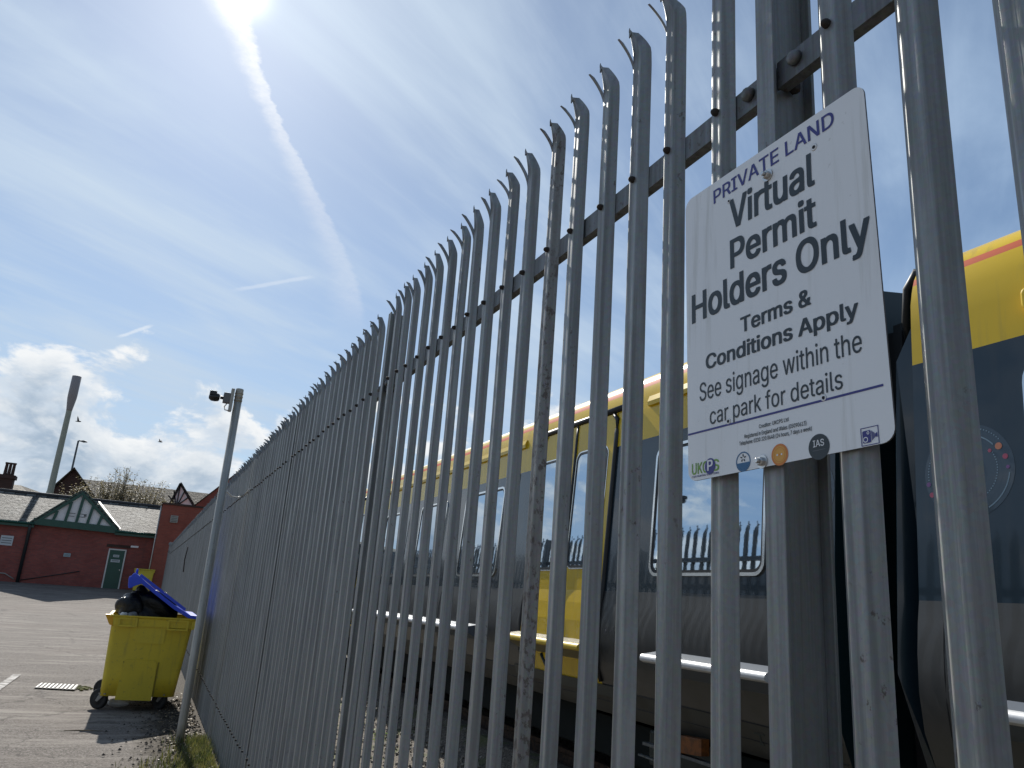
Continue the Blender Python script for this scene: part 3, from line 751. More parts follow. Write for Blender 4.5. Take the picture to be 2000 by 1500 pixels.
def coach(label, Y0_, Y1_, yellow, root_y):
    root = thing('train_coach', label, 'train', (3.5, root_y, -1.3), 'coaches of the stabled train')
    root.location = (0, 0, 0)
    ys = sorted({Y0_, Y1_} | {q for b in yellow for q in b})
    prof = PROF + [(z, 9.8 - x) for z, x in reversed(PROF[:-1])]
    mb = MB(); nP = len(prof)
    P = [(x, y, z) for y in ys for z, x in prof]
    for j in range(len(ys) - 1):
        yel = any(a <= ys[j] < b for a, b in yellow)
        for i in range(nP - 1):
            za = (prof[i][0] + prof[i + 1][0]) / 2
            if 1.862 < za < 1.904: mi = 3
            elif za > 2.10: mi = 5
            elif za > 1.388: mi = 0
            elif yel and za > -.60: mi = 0
            elif za > .155: mi = 1
            elif za > -.59: mi = 2
            else: mi = 4
            mb.f.append((j * nP + i, (j + 1) * nP + i, (j + 1) * nP + i + 1, j * nP + i + 1)); mb.m.append(mi); mb.smooth.append(True)
    mb.v = P
    body = mb.build('body', [M['yellow'], M['navy'], M['silver'], M['stripe'], M['silver_low'], M['roof']], root)
    for y, nm in ((Y0_, 'end_wall'), (Y1_, 'end_wall')):
        e = MB(); e.add([(x, y, z) for z, x in prof], [tuple(range(nP))]); e.build(nm, M['teal'], root)
    u = MB(); u.box((4.9, (Y0_ + Y1_) / 2, -.95), (2.3, Y1_ - Y0_ - .5, .42)); u.build('underframe', M['under'], root, .02)
    # lower edge seam
    side_line('seam', 'rubber', root, [(Y0_ + .02, -.60), (Y1_ - .02, -.60)], .004, .001)
    side_line('seam', 'rubber', root, [(Y0_ + .02, -.70), (Y1_ - .02, -.70)], .003, .001)
    return root
def window(root, y0, y1, z0, z1, r=.09):
    a, b = sYZ(y0, z0), sYZ(y1, z1); a2 = sYZ(y0, z1)
    yA, yB, zA, zB = a[0], sYZ(y1, z0)[0], a[1], a2[1]
    f = on_side(rr(yA, yB, zA, zB, r), 'window', 'chrome', root, .014, .014, hole=rr(yA + .022, yB - .022, zA + .022, zB - .022, r * .8))
    on_side(rr(yA + .020, yB - .020, zA + .020, zB - .020, r * .8), 'window_seal', 'rubber', f, .006, .006, hole=rr(yA + .042, yB - .042, zA + .042, zB - .042, r * .7))
    on_side(rr(yA + .035, yB - .035, zA + .035, zB - .035, r * .75), 'pane', 'glass', f, .004, .003)
    return f
def step_board(root, y0, y1, m):
    z0 = -.248
    sec = [(3.45, z0), (3.296, z0 - .026), (3.296, z0 - .080), (3.47, z0 - .17)]
    mb = MB(); mb.loop([[(x, y0, z) for x, z in sec], [(x, y1, z) for x, z in sec]], 0, False)
    o = mb.build('step_board', M[m], root, 0)
    ns = [(3.297, z0 - .0265)] + [(3.297 - .030 * math.sin(a_), z0 - .0265 - .030 + .030 * math.cos(a_)) for a_ in [rad(15 * k) for k in range(1, 9)]] + [(3.297, z0 - .084)]
    mb = MB(); mb.loop([[(x, y0 - .004, z) for x, z in ns], [(x, y1 + .004, z) for x, z in ns]], 0, True)
    n_ = mb.build('nosing', M[m + '_nose'], o); n_.data.set_sharp_from_angle(angle=rad(38)); return o
def door_pair(root, y0, y1, ym, windows):
    """two plug door leaves with gaskets; y0 < ym < y1"""
    zb, zt = -.262, 1.70
    for ya, yb, gy in ((y0, ym, windows[0]), (ym, y1, windows[1])):
        leaf = side_grid('door', 'yellow', root, ya + .010, yb - .010, zb + .01, zt, .008)
        g0, g1, z0, z1 = gy
        A = sYZ(g0, z0); Bq = sYZ(g1, z1)
        out = rr(A[0], Bq[0], A[1], Bq[1], .085)
        fr = on_side(out, 'door_window_frame', 'rubber', leaf, .016, .008, hole=rr(A[0] + .022, Bq[0] - .022, A[1] + .022, Bq[1] - .022, .065))
        on_side(rr(A[0] + .018, Bq[0] - .018, A[1] + .018, Bq[1] - .018, .068), 'door_pane', 'glass', leaf, .012, .003)
        rim = on_side(rr(A[0] - .012, Bq[0] + .012, A[1] - .012, Bq[1] + .012, .095), 'door_window_rim', 'chrome', leaf, .013, .005, hole=out)
    side_line('door_seal', 'rubber', root, [(ym, zb), (ym, zt)], .018, .008)
    side_line('door_seal', 'rubber', root, [(y0, -.55), (y0, zt - .06), (y0 + .06, zt)], .024, .004)
    side_line('door_seal', 'rubber', root, [(y1, -.55), (y1, zt - .10), (y1 - .10, zt)], .024, .004)
    side_line('door_header', 'rubber', root, [(y0 - .22, 1.735), (y1 + .03, 1.735)], .030, .004)
    # opening button and lamp beside the seam
    for z, m, r in ((1.44, 'chrome', .030), (1.24, 'rubber', .036)):
        mb = MB(); Xp = pX(z); mb.lathe([(r, .01), (r, -.022), (r * .7, -.030), (.001, -.032)], (Xp, ym + .15, z), 'X', 16); mb.build('door_button', M[m], root)
y_door = [sYZ(5.70, .8)[0], sYZ(7.14, .9)[0], sYZ(6.42, .7)[0]]
ca = coach('coach with yellow double doors seen through the middle of the fence', 3.29, 19.2, [(5.745, 7.19), (14.3, 15.9)], 3.3)
for w in ((3.846, 5.105), (8.06, 9.27), (9.96, 11.08), (11.90, 12.95)): window(ca, w[0], w[1], .275, 1.262)
door_pair(ca, y_door[0], y_door[1], y_door[2], ((5.86, 6.30, .350, 1.395), (6.66, 7.08, .338, 1.395)))
door_pair(ca, 14.35, 15.85, 15.1, ((14.3, 14.75, .35, 1.395), (15.0, 15.45, .35, 1.395)))
step_board(ca, 3.62, 4.86, 'step'); step_board(ca, y_door[0] + .03, y_door[1], 'step_yellow'); step_board(ca, 8.28, 13.5, 'step'); step_board(ca, 14.5, 15.8, 'step_yellow')
for ya, yb in ((3.4, 5.26), (7.62, 14.0)):
    mb = MB(); mb.loop([[(pX(1.66) + .01, y, 1.66), (pX(1.66) - .022, y, 1.665), (pX(1.72) - .030, y, 1.70), (pX(1.75) - .014, y, 1.75), (pX(1.75) + .01, y, 1.752)] for y in (ya, yb)], 0, False); mb.build('rain_gutter', M['yellow'], ca)
# yellow skirt below the doors with slanting black bars
for y in (5.95, 6.75, 7.20): side_line('skirt_bar', 'teal', ca, [(y, -.42), (y - .10, -.62)], .022, .002)
on_side([(5.56, -.66), (7.42, -.66), (7.42, -.575), (5.56, -.575)], 'door_sill', 'teal', ca, .012, .012)
cb = coach('nearest coach, cut off by the right edge of the picture', -9.0, 2.76, [], 2.7)
window(cb, .72, 2.178, .275, 1.262, .13); window(cb, -1.0, .35, .275, 1.262, .13)
step_board(cb, -3.0, 2.40, 'step')
mb = MB(); e = sYZ(2.10, 1.52); mb.prism(rr(e[0] - .16, e[0] - .018, e[1] - .06, e[1] + .05, .03), lambda p, k: s3(p[0], p[1], .06 * (1 - k))); mb.build('side_lamp', M['yellow'], cb, .01)
# tapering fairing, bellows and hose at the coach end
pl = [(2.765, 1.62), (2.87, 1.44), (2.885, .9), (2.885, -.2), (2.83, -.78), (2.765, -.78)]
mb = MB(); mb.prism(pl, lambda p, k: (pX(p[1]) + .012 + .05 * k, p[0], p[1])); mb.build('end_fairing', M['navy'], cb)
mb = MB()
for k in range(8):
    y0 = 2.78 + k * .0625; mb.box((4.85, y0 + .031, .55), (1.7 - .06 * (k % 2), .058, 2.6 - .06 * (k % 2)))
mb.build('gangway_bellows', M['rubber'], cb)
mb = MB(); mb.tube([(3.72, 2.70, 1.95), (3.68, 2.78, 1.97), (3.70, 2.86, 1.90), (3.76, 2.93, 1.72), (3.85, 2.98, 1.62)], .028, 8); mb.build('jumper_hose', M['rubber'], cb)
def motif(root, yc, zc, mirror=1):
    """printed disc of dotted rings, arcs and coloured dots"""
    a0, z0 = sYZ(yc, zc); R = .232
    def P(r, ang): return (a0 - mirror * r * math.cos(ang), z0 + r * math.sin(ang))
    on_side([P(R, 2 * PI * k / 40) for k in range(40)], 'motif_disc', 'motif1', root, .0015, .001)
    on_side([P(.078, 2 * PI * k / 28) for k in range(28)], 'motif_heart', 'motif3', root, .003, .001)
    mb = MB()
    def arc(r, w, a_, b_, n=28):
        for k in range(n):
            q0, q1 = rad(a_ + (b_ - a_) * k / n), rad(a_ + (b_ - a_) * (k + 1) / n)
            mb.add([s3(*P(r, q0), .003), s3(*P(r + w, q0), .003), s3(*P(r + w, q1), .003), s3(*P(r, q1), .003)], [(0, 1, 2, 3)])
    arc(.172, .006, 40, 105); arc(.205, .006, -62, -8); arc(.155, .006, 130, 200); arc(.20, .006, 215, 262)
    for r, a_, b_, st in ((.212, 40, 125, 4), (.150, -70, 35, 5), (.210, 150, 200, 4), (.165, 210, 300, 6)):
        for k in range(int((b_ - a_) / st)):
            c = P(r, rad(a_ + st * k)); mb.add([s3(c[0] + .0036 * math.cos(q), c[1] + .0036 * math.sin(q), .003) for q in [2 * PI * j / 7 for j in range(7)]], [tuple(range(7))])
    mb.build('motif_rings', M['motif2'], root)
    for r, a_, s_, m in ((.190, 32, .017, 'dot_orange'), (.196, 14, .013, 'dot_pink'), (.20, -1, .009, 'dot_purple'), (.145, 36, .009, 'dot_pink'), (.215, 192, .012, 'dot_purple'), (.218, 207, .013, 'dot_pink')):
        c = P(r, rad(a_)); on_side([(c[0] + s_ * math.cos(2 * PI * k / 16), c[1] + s_ * math.sin(2 * PI * k / 16)) for k in range(16)], 'motif_dot', m, root, .004, .001)
for root, ysm in ((ca, (5.40, 7.70, 9.66, 11.62, 13.2)), (cb, (2.62, .45, -1.3))):
    for y in ysm: side_line('panel_joint', 'rubber', root, [(y, -.56), (y, 1.385)], .0028, .0012)
jp = onX(1487, 1440, 3.555)
on_side(rr(jp.y - .045, jp.y + .045, jp.z + .012, jp.z + .024, .003, 2), 'jacking_mark', 'teal', ca, .003, .002)
on_side([(jp.y - .022, jp.z - .045), (jp.y + .022, jp.z - .045), (jp.y + .006, jp.z - .02), (jp.y + .006, jp.z + .012), (jp.y - .006, jp.z + .012), (jp.y - .006, jp.z - .02)], 'jacking_mark', 'teal', ca, .003, .002)
motif(cb, 2.455, .765); motif(ca, 3.50, .765)
# bogies, rails
for root, yb in ((ca, 5.0), (ca, 16.8), (cb, .9)):
    mb = MB()
    for dy in (-.95, .95):
        for X in (3.98, 5.45): mb.lathe([(.05, -.10), (.36, -.07), (.38, -.06), (.38, .05), (.41, .06), (.41, .075), (.05, .08)], (X, yb + dy, -.93), 'X', 28)
    mb.build('wheelset', M['under'], root)
    mb = MB(); mb.box((3.80, yb, -.80), (.10, 2.9, .14)); mb.box((3.80, yb, -.98), (.14, .8, .25)); mb.build('bogie_frame', M['teal'], root, .02)
sh = onX(1340, 1452, 3.55)
mb = MB(); mb.prism([(-.22, -.045), (.12, -.075), (.22, -.045), (.20, .01), (.06, .015), (.03, .045), (-.22, .06)], lambda p, k: (3.52 + .07 * k, sh.y + .02 + p[0], sh.z + p[1])); mb.build('shoe_gear', M['orange_part'], ca, .006)
mb = MB(); mb.bar((3.56, sh.y - .9, sh.z - .085), (3.56, sh.y + .5, sh.z - .085), .05, .02); mb.bar((3.58, sh.y - 1.1, sh.z - .20), (3.58, sh.y + .6, sh.z - .18), .03, .012); mb.build('shoe_beam', M['galv_dark'], ca)
track = thing('railway_track', 'rusty running rails beneath the coaches', 'railway track', (4.7, 5, -1.5))
for X in (4.0, 5.435):
    mb = MB(); sec = [(-.035, 0), (.035, 0), (.035, -.04), (.01, -.055), (.01, -.13), (.07, -.15), (-.07, -.15), (-.01, -.13), (-.01, -.055), (-.035, -.04)]
    mb.loop([[(X - 4.7 + a, y - 5, -1.31 + b + 1.5) for a, b in sec] for y in (-12, 46)], 0, False); mb.build('running_rail', M['rail_rust'], track)
mb = MB(); mb.loop([[(2.9, y, -1.80), (3.5, y, -1.62), (3.75, y, -1.45), (6.0, y, -1.45), (6.9, y, -1.80)] for y in (-14, 47)], 0, False, closed=False)
tag(mb.build('track_bed', M['ballast']), kind='structure')
# loose stones of the cess
rs = random.Random(5); mb = MB()
for _ in range(5200):
    y = 4.5 + 13 * rs.random() ** 1.3; x = rs.uniform(1.3, 3.7); s = rs.uniform(.012, .034)
    z = -1.79 + (0 if x < 2.9 else (x - 2.9) * .3) + s * .2
    b = [Vector((rs.uniform(.6, 1) * sx * s, rs.uniform(.6, 1) * sy * s, rs.uniform(.4, .9) * sz * s)) for sx, sy, sz in ((1, 0, 0), (-1, 0, 0), (0, 1, 0), (0, -1, 0), (0, 0, 1), (0, 0, -1))]
    R = Matrix.Rotation(rs.uniform(0, 6), 3, Vector((rs.random(), rs.random(), rs.random() + .1)))
    mb.add([Vector((x, y, z)) + R @ q for q in b], [(0, 2, 4), (2, 1, 4), (1, 3, 4), (3, 0, 4), (2, 0, 5), (1, 2, 5), (3, 1, 5), (0, 3, 5)])
tag(mb.build('ballast_stones', M['stone'], fix=False), 'loose pale ballast stones scattered beside the train', 'stones', kind='stuff')

# ------------------------------------------------------------------ weeds, grass, leaves
def leaf(mb, base, dirv, L, w, mat_=0, bend=.3):
    dirv = Vector(dirv).normalized(); sd = dirv.cross(Vector((0, 0, 1)))
    if sd.length < .05: sd = Vector((1, 0, 0))
    sd.normalize(); p = Vector(base); up = Vector((0, 0, 1))
    a = p + dirv * L * .5 + up * L * bend * .25; b = p + dirv * L
    mb.add([p, a - sd * w, b - up * L * bend * .4, a + sd * w], [(0, 1, 2), (0, 2, 3)], mat_)
rw = random.Random(11)
def weed(x, y, z, h, n):
    o = thing('weed', 'small bright green weed growing in the ballast behind the fence', 'weed', (x, y, z), 'weeds behind the fence')
    st = MB(); lf = MB()
    for k in range(n):
        a = rw.uniform(0, 2 * PI); top = Vector((math.cos(a) * h * .35 * rw.random(), math.sin(a) * h * .35 * rw.random(), h * rw.uniform(.5, 1)))
        st.tube([(0, 0, 0), top * .5 + Vector((.01, 0, 0)), top], [.004, .003, .0015], 4)
        for j in range(9):
            t = rw.uniform(.25, 1.05); aa = rw.uniform(0, 2 * PI)
            leaf(lf, top * t, (math.cos(aa), math.sin(aa), rw.uniform(-.1, .8)), h * rw.uniform(.16, .30), h * rw.uniform(.05, .10))
    st.build('stem', M['weed'], o, fix=False); lf.build('foliage', M['weed'], o, fix=False)
for pxl, Xw, h, n in (((975, 1500), 2.6, .26, 7), ((735, 1452), 2.75, .17, 5), ((765, 1450), 2.8, .2, 5), ((822, 1462), 2.8, .2, 6), ((885, 1500), 2.75, .18, 6), ((720, 1395), 2.95, .16, 5), ((702, 1380), 3.0, .14, 5), ((648, 1375), 2.9, .2, 5), ((650, 1410), 2.7, .14, 4)):
    p = onX(*pxl, Xw); 
    p = onZ(*pxl, -1.77); weed(p.x, p.y, -1.79, h, n)
rg = random.Random(23)
gr = MB(); dl = MB(); rub = MB()
for _ in range(3400):                      # rough grass at the foot of the fence
    y = 6.6 + 2.6 * rg.random() ** 1.1; x = .87 - abs(rg.gauss(0, .30)) * lerp(1.5, .45, (y - 7.2) / 1.4)
    h = rg.uniform(.03, .12); a = rg.uniform(0, 2 * PI); ln = rg.uniform(.2, .8); w = rg.uniform(.002, .0045)
    b = Vector((x, y, gz(x, y))); t = b + Vector((math.cos(a) * ln * h, math.sin(a) * ln * h, h)); s = Vector((math.cos(a + 1.57) * w, math.sin(a + 1.57) * w, 0)); m_ = (b + t) / 2 + Vector((0, 0, h * .15))
    gr.add([b - s, b + s, m_ + s * .7, t, m_ - s * .7], [(0, 1, 2, 4), (4, 2, 3)])
for _ in range(700):
    y = 6.8 + 6 * rg.random() ** 1.2; x = .84 - abs(rg.gauss(0, .22)); a = rg.uniform(0, 2 * PI)
    leaf(dl, (x, y, gz(x, y) + rg.uniform(.006, .03)), (math.cos(a), math.sin(a), rg.uniform(-.2, .5)), rg.uniform(.02, .055), rg.uniform(.006, .016))
for _ in range(1500):
    y = 7.6 + 4.6 * rg.random(); x = .86 - abs(rg.gauss(0, .30)); s = rg.uniform(.006, .026)
    c = Vector((x, y, gz(x, y) + s * .3))
    rub.add([c + Vector((rg.uniform(.5, 1) * a * s, rg.uniform(.5, 1) * b * s, rg.uniform(.4, .9) * q * s)) for a, b, q in ((1, 0, 0), (-1, 0, 0), (0, 1, 0), (0, -1, 0), (0, 0, 1))], [(0, 2, 4), (2, 1, 4), (1, 3, 4), (3, 0, 4)])
tag(gr.build('rough_grass', M['grass'], fix=False), 'rough tufts of grass along the foot of the fence', 'grass', kind='stuff')
tag(dl.build('dead_leaves', M['deadleaf'], fix=False), 'dead leaves and litter along the foot of the fence', 'leaves', kind='stuff')
tag(rub.build('loose_grit', M['soil'], fix=False), 'loose grit and soil crumbs beside the fence', 'grit', kind='stuff')
# twig lying by the bin shadow
tp = onZ(125, 1427, GZ + .012); mb = MB(); mb.tube([tp, tp + Vector((.12, -.02, .006)), tp + Vector((.25, .0, 0)), tp + Vector((.37, -.05, .004))], [.004, .007, .006, .003], 5)
tag(mb.build('twig', M['bark']), 'dark broken twig lying on the asphalt in front of the bin', 'twig')

# ------------------------------------------------------------------ car park markings and drain
def quad_on_ground(pts, name, m, dz=.004):
    mb = MB(); mb.add([(x, y, gz(x, y) + dz) for x, y in pts], [(0, 1, 2, 3)]); return mb.build(name, M[m])
a, b = onZ(-60, 1385, GZ), onZ(33, 1320, GZ)
dv = (Vector((b.x - a.x, b.y - a.y, 0))).normalized(); sd = Vector((-dv.y, dv.x, 0)) * .055
tag(quad_on_ground([tuple((a - sd)[:2]), tuple((a + sd)[:2]), tuple((b + sd)[:2]), tuple((b - sd)[:2])], 'parking_line', 'paint_line', .016), kind='structure')
g0, g1 = onZ(72, 1341, GZ), onZ(150, 1345, GZ); ex = Vector((g1.x - g0.x, g1.y - g0.y, 0)); L = ex.length; ex.normalize(); ey = Vector((-ex.y, ex.x, 0))
grate = thing('drain_grate', 'pale slotted drain grate set in the asphalt', 'drain', ((g0 + g1) / 2 + Vector((0, 0, .010)))[:])
mb = MB(); c0 = Vector((0, 0, .010))
for k in range(10):
    p = ex * (-L / 2 + L * (k + .5) / 10); mb.bar(p - Vector((.01, .26, 0)) + c0, p + Vector((.01, .26, 0)) + c0, L / 10 * .42, .008)
mb.build('bars', M['grate'], grate)
mb = MB(); mb.add([(ex * s * L / 2 + Vector((.01, .26, 0)) * t) + Vector((0, 0, .005)) for s, t in ((-1, -1), (1, -1), (1, 1), (-1, 1))], [(0, 1, 2, 3)]); mb.build('sump_shade', M['dark'], grate)  # black sheet below the bars, the shaft's darkness painted as its colour
mp = onZ(160, 1345, GZ); mb = MB(); rm = random.Random(2)
for _ in range(60):
    c = mp + Vector((rm.gauss(0, .05), rm.gauss(0, .11), .004)); s = rm.uniform(.015, .035); mb.lathe([(s, 0), (s * .7, s * .35), (.001, s * .5)], c, 'Z', 6)
tag(mb.build('moss_clump', M['moss']), 'clump of green moss at the end of the drain grate', 'moss', kind='stuff')

# ------------------------------------------------------------------ wheelie bin with rubbish
BY = 11.2
bin_ = thing('wheelie_bin', 'large yellow four wheeled bin overflowing with its blue lid propped open', 'bin', (.2, BY, GZ))
def BL(p): return (p[0] - .2, p[1] - BY, p[2] - GZ)
x0b, x1b, x0t, x1t, zb_, zt_ = -.245, .60, -.272, .672, -1.43, -.60
LEN = 1.26
def ring(z, grow=0):
    t = (z - zb_) / (zt_ - zb_); xa, xb = lerp(x0b, x0t, t) - grow, lerp(x1b, x1t, t) + grow
    yo = .05 * (1 - t)
    return [BL((x, y, z)) for x, y in rr(xa, xb, BY + yo - grow, BY + LEN - yo + grow, .06 + grow * .5, 4)]
mb = MB(); mb.loop([ring(zb_ + .0), ring(-1.2), ring(-.9), ring(zt_)], 0, True)
# collar
mb.loop([ring(zt_, 0), ring(zt_, .022), ring(-.508, .026), ring(-.49, .045), ring(-.475, .045), ring(-.475, .01)], 0, False, caps=False)
body = mb.build('body', M['yellow_bin'], bin_)
def fx(px_, pz): return BL((px_, BY - .012, pz))
mb = MB()
def front(poly, y0, y1): mb.prism(poly, lambda p, k: BL((p[0], (y0, y1)[k] + .05 * (1 - (min(p[1], zt_) - zb_) / (zt_ - zb_)), p[1])))
front([(-.07, -1.47), (.34, -1.475), (.335, -1.05), (.30, -1.0), (-.03, -1.0), (-.055, -1.05)], BY - .020, BY + .02)
front([(.015, -.80), (.36, -.80), (.37, -.53), (.0, -.53)], BY - .008, BY + .02)
def pocket(xa, xb, za, zc):
    w = .022
    for q in ([(xa, za), (xb, za), (xb, za + w), (xa, za + w)], [(xa, zc - w), (xb, zc - w), (xb, zc), (xa, zc)], [(xa, za), (xa + w, za), (xa + w, zc), (xa, zc)], [(xb - w, za), (xb, za), (xb, zc), (xb - w, zc)]):
        front(q, BY - .045, BY + .01)
pocket(-.20, .02, -.61, -.50); pocket(.37, .62, -.63, -.50)
mb.build('moulding', M['yellow_bin'], bin_, .003)
for xs_ in ((-.175, .0), (.395, .60)):
    mb = MB(); mb.prism(rr(xs_[0], xs_[1], -.595, -.525, .012, 3), lambda p, k: BL((p[0], BY - .004 + .02 * k, p[1]))); mb.build('handle_recess', M['bin_shade'], bin_)
for xs_ in (-.055, .345):
    mb = MB(); mb.prism([(xs_, -1.43), (xs_ + .012, -1.43), (xs_ + .012, -1.02), (xs_, -1.02)], lambda p, k: BL((p[0], BY + .012 + .05 * (1 - (p[1] - zb_) / (zt_ - zb_)) - .02 + .02 * k, p[1]))); mb.build('groove', M['bin_shade'], bin_)  # flat strips whose dark tone stands for shade along the moulding
mb = MB(); mb.prism([(-.36, -.475), (-.265, -.475), (-.255, -.61), (-.30, -.585)], lambda p, k: BL((p[0], BY - .02 + .09 * k, p[1]))); mb.build('lifting_lug', M['lit_lug'], bin_, .006)
mb = MB(); mb.prism([(.66, -.475), (.74, -.475), (.70, -.60), (.655, -.62)], lambda p, k: BL((p[0], BY - .02 + .09 * k, p[1]))); mb.build('lifting_lug', M['yellow_bin'], bin_, .006)
for x, y, sw in ((-.19, BY + .11, 52), (.49, BY + .11, 40), (-.19, BY + LEN - .12, 60), (.49, BY + LEN - .12, 30)):
    Rz = Matrix.Rotation(rad(sw), 3, 'Z'); c = Vector(BL((x, y, GZ)))
    def tf(mb): mb.v = [tuple(c + Rz @ Vector(v)) for v in mb.v]; return mb
    w = MB(); w.lathe([(.02, -.030), (.05, -.030), (.055, -.022), (.085, -.022), (.108, -.028), (.118, -.018), (.118, .018), (.108, .028), (.085, .022), (.055, .022), (.05, .030), (.02, .030)], (0, .07, .118), 'X', 22)
    wo = tf(w).build('castor', M['tyre'], bin_)
    f = MB()
    for s in (-1, 1): f.prism([(-.035, .185), (.045, .185), (.09, .10), (.06, .09)], lambda p, k, s=s: (s * .040 + .006 * k, p[0], p[1]))
    f.box((0, 0, .188), (.11, .10, .012)); tf(f).build('fork', M['castor'], wo)
mb = MB(); lid_pts = [(.715, -.435), (.62, -.43), (.42, -.325), (.18, -.165), (.02, -.055), (-.075, .020), (-.115, .045), (-.140, .030), (-.150, .005), (-.175, -.005), (-.180, -.03), (-.170, -.12), (-.160, -.150), (-.13, -.145), (-.09, -.115), (-.02, -.085), (.16, -.205), (.40, -.365), (.60, -.47), (.72, -.482)]
mb.prism(lid_pts, lambda p, k: BL((p[0], BY - .03 + (LEN + .05) * k, p[1])))
lid = mb.build('lid', M['blue_lid'], bin_, .008)
mb = MB()
mb.tube([BL((-.10, BY + .10, .03)), BL((-.10, BY + .12, .085)), BL((-.10, BY + .40, .085)), BL((-.10, BY + .42, .03))], .014, 8)
mb.build('handle', M['blue_lid'], lid)
for y in (BY + .0, BY + .5, BY + 1.0): mb = MB(); mb.bar(BL((-.05, y, .02)), BL((.55, y, -.37)), .03, .035); mb.build('rib', M['blue_lid'], lid)
def bag(c, r, name, m, label, seed, sq=(1, 1, 1)):
    bm = bmesh.new(); bmesh.ops.create_icosphere(bm, subdivisions=4, radius=1); rn = random.Random(seed)
    ph = [(rn.uniform(2, 7), rn.uniform(2, 7), rn.uniform(2, 7), rn.uniform(0, 6), rn.uniform(.01, .05)) for _ in range(14)]
    for v in bm.verts:
        k = 1 + sum(a[4] * math.sin(a[0] * v.co.x + a[1] * v.co.y + a[2] * v.co.z + a[3]) for a in ph)
        v.co = Vector((v.co.x * r[0] * k, v.co.y * r[1] * k, v.co.z * r[2] * k))
    me = bpy.data.meshes.new(name); bm.to_mesh(me); bm.free(); me.materials.append(M[m])
    for p in me.polygons: p.use_smooth = True
    o = link(name, me); o.location = c; return tag(o, label, 'rubbish bag', 'rubbish in the yellow bin')
bag((-.075, BY + .20, -.40), (.185, .17, .20), 'rubbish_bag', 'bag', 'shiny black rubbish bag bulging over the left edge of the yellow bin', 1)
bag((.16, BY + .30, -.43), (.30, .28, .26), 'rubbish_bag', 'bag', 'big black rubbish bag wedged beneath the blue lid', 2)
bag((-.005, BY + .40, -.31), (.135, .25, .175), 'rubbish_bag', 'bag', 'black rubbish bag behind, topmost under the raised lip of the lid', 3)
bag((-.055, BY + .05, -.475), (.060, .05, .050), 'rubbish_bag', 'bag_grey', 'small crumpled grey bag on the rim of the yellow bin', 4)
o = bag((-.155, BY + .04, -.472), (.045, .04, .03), 'waste_paper', 'paper', 'scrap of white paper on the rim of the yellow bin', 5); o['category'] = 'paper'
o = bag((-.02, BY + .30, GZ + .06), (.13, .06, .05), 'litter', 'paper', 'crumpled white litter lying beneath the yellow bin', 6); o['category'] = 'litter'; del o['group']

# ------------------------------------------------------------------ camera pole
PB = onZ(350, 1450, GZ); PT = 2.151
pole = thing('camera_pole', 'tall grey galvanised pole standing beside the fence and the bin', 'pole', (PB.x, PB.y, GZ))
mb = MB(); mb.lathe([(.043, -.1), (.043, .2), (.043, PT - GZ - .16)], (0, 0, 0), 'Z', 20); mb.build('shaft', M['galv_pole'], pole)
mb = MB(); mb.lathe([(.043, PT - GZ - .16), (.0435, PT - GZ - .01), (.041, PT - GZ), (.01, PT - GZ + .002)], (0, 0, 0), 'Z', 20)
for dz_ in (-.14, -.10, -.06): mb.lathe([(.047, PT - GZ + dz_), (.047, PT - GZ + dz_ + .012)], (0, 0, 0), 'Z', 20)
mb.build('collar', M['galv_pole'], pole)
cctv = thing('security_camera', 'black security camera on a grey box near the top of the pole', 'security camera', (PB.x - .05, PB.y - .01, 2.02))
mb = MB(); mb.box((-.022, 0, -.015), (.035, .09, .26)); mb.build('mounting_plate', M['galv_pole'], cctv, .004)
mb = MB(); mb.box((-.075, 0, 0), (.075, .085, .115)); mb.build('junction_box', M['cam_grey'], cctv, .008)
mb = MB(); mb.lathe([(.018, -.145), (.018, -.11)], (0, 0, -.004), 'X', 12); mb.lathe([(.030, -.150), (.044, -.165), (.050, -.20), (.048, -.235), (.040, -.250), (.036, -.252)], (0, 0, -.008), 'X', 18)
mb.box((-.225, 0, .03), (.075, .10, .045)); mb.build('camera_body', M['cam_black'], cctv, .004)
mb = MB(); mb.lathe([(.030, -.252), (.026, -.262), (.01, -.266)], (0, 0, -.012), 'X', 14); mb.build('lens', M['rubber'], cctv)
mb = MB(); mb.tube([(-.06, 0, -.055), (-.085, 0, -.10), (-.075, 0, -.135), (-.035, 0, -.14)], .007, 6); mb.build('conduit', M['cable'], cctv)
a = Vector((PB.x + .045, PB.y - .02, .975)); b = onX(478, 966, .885)
mb = MB(); mb.tube([a, a.lerp(b, .3) + Vector((0, 0, -.045)), a.lerp(b, .65) + Vector((0, 0, -.045)), b, b + Vector((.005, -.35, .03))], .008, 6)
tag(mb.build('cable', M['cable']), 'white cable looping from the pole to the fence', 'cable')

# ------------------------------------------------------------------ brick building across the car park
YB = 50.0
bld = thing('brick_building', 'low dark red brick building with slate roof and green timbered gable', 'building')
def q(x, y, Y=YB): v = onY(x, y, Y); return v.x, v.z
XL, XR = -14.0, q(318, 988)[0]
EAVE = q(160, 1030)[1]; RZ = q(100, 968, YB + 3.6)[1]; BZ = -1.6
mb = MB(); mb.box(((XL + XR) / 2, YB + 3.6, (BZ + EAVE) / 2), (XR - XL, 7.2, EAVE - BZ)); mb.build('wall', M['brick'], bld)
mb = MB()
def roof_slab(mb, xa, xb, ya, yb, za, zb, th=.08, mat=0):
    mb.add([(xa, ya, za), (xb, ya, za), (xb, yb, zb), (xa, yb, zb), (xa, ya, za - th), (xb, ya, za - th), (xb, yb, zb - th), (xa, yb, zb - th)],
           [(0, 1, 2, 3), (7, 6, 5, 4), (0, 4, 5, 1), (1, 5, 6, 2), (2, 6, 7, 3), (3, 7, 4, 0)], mat)
ge = (EAVE + .03)
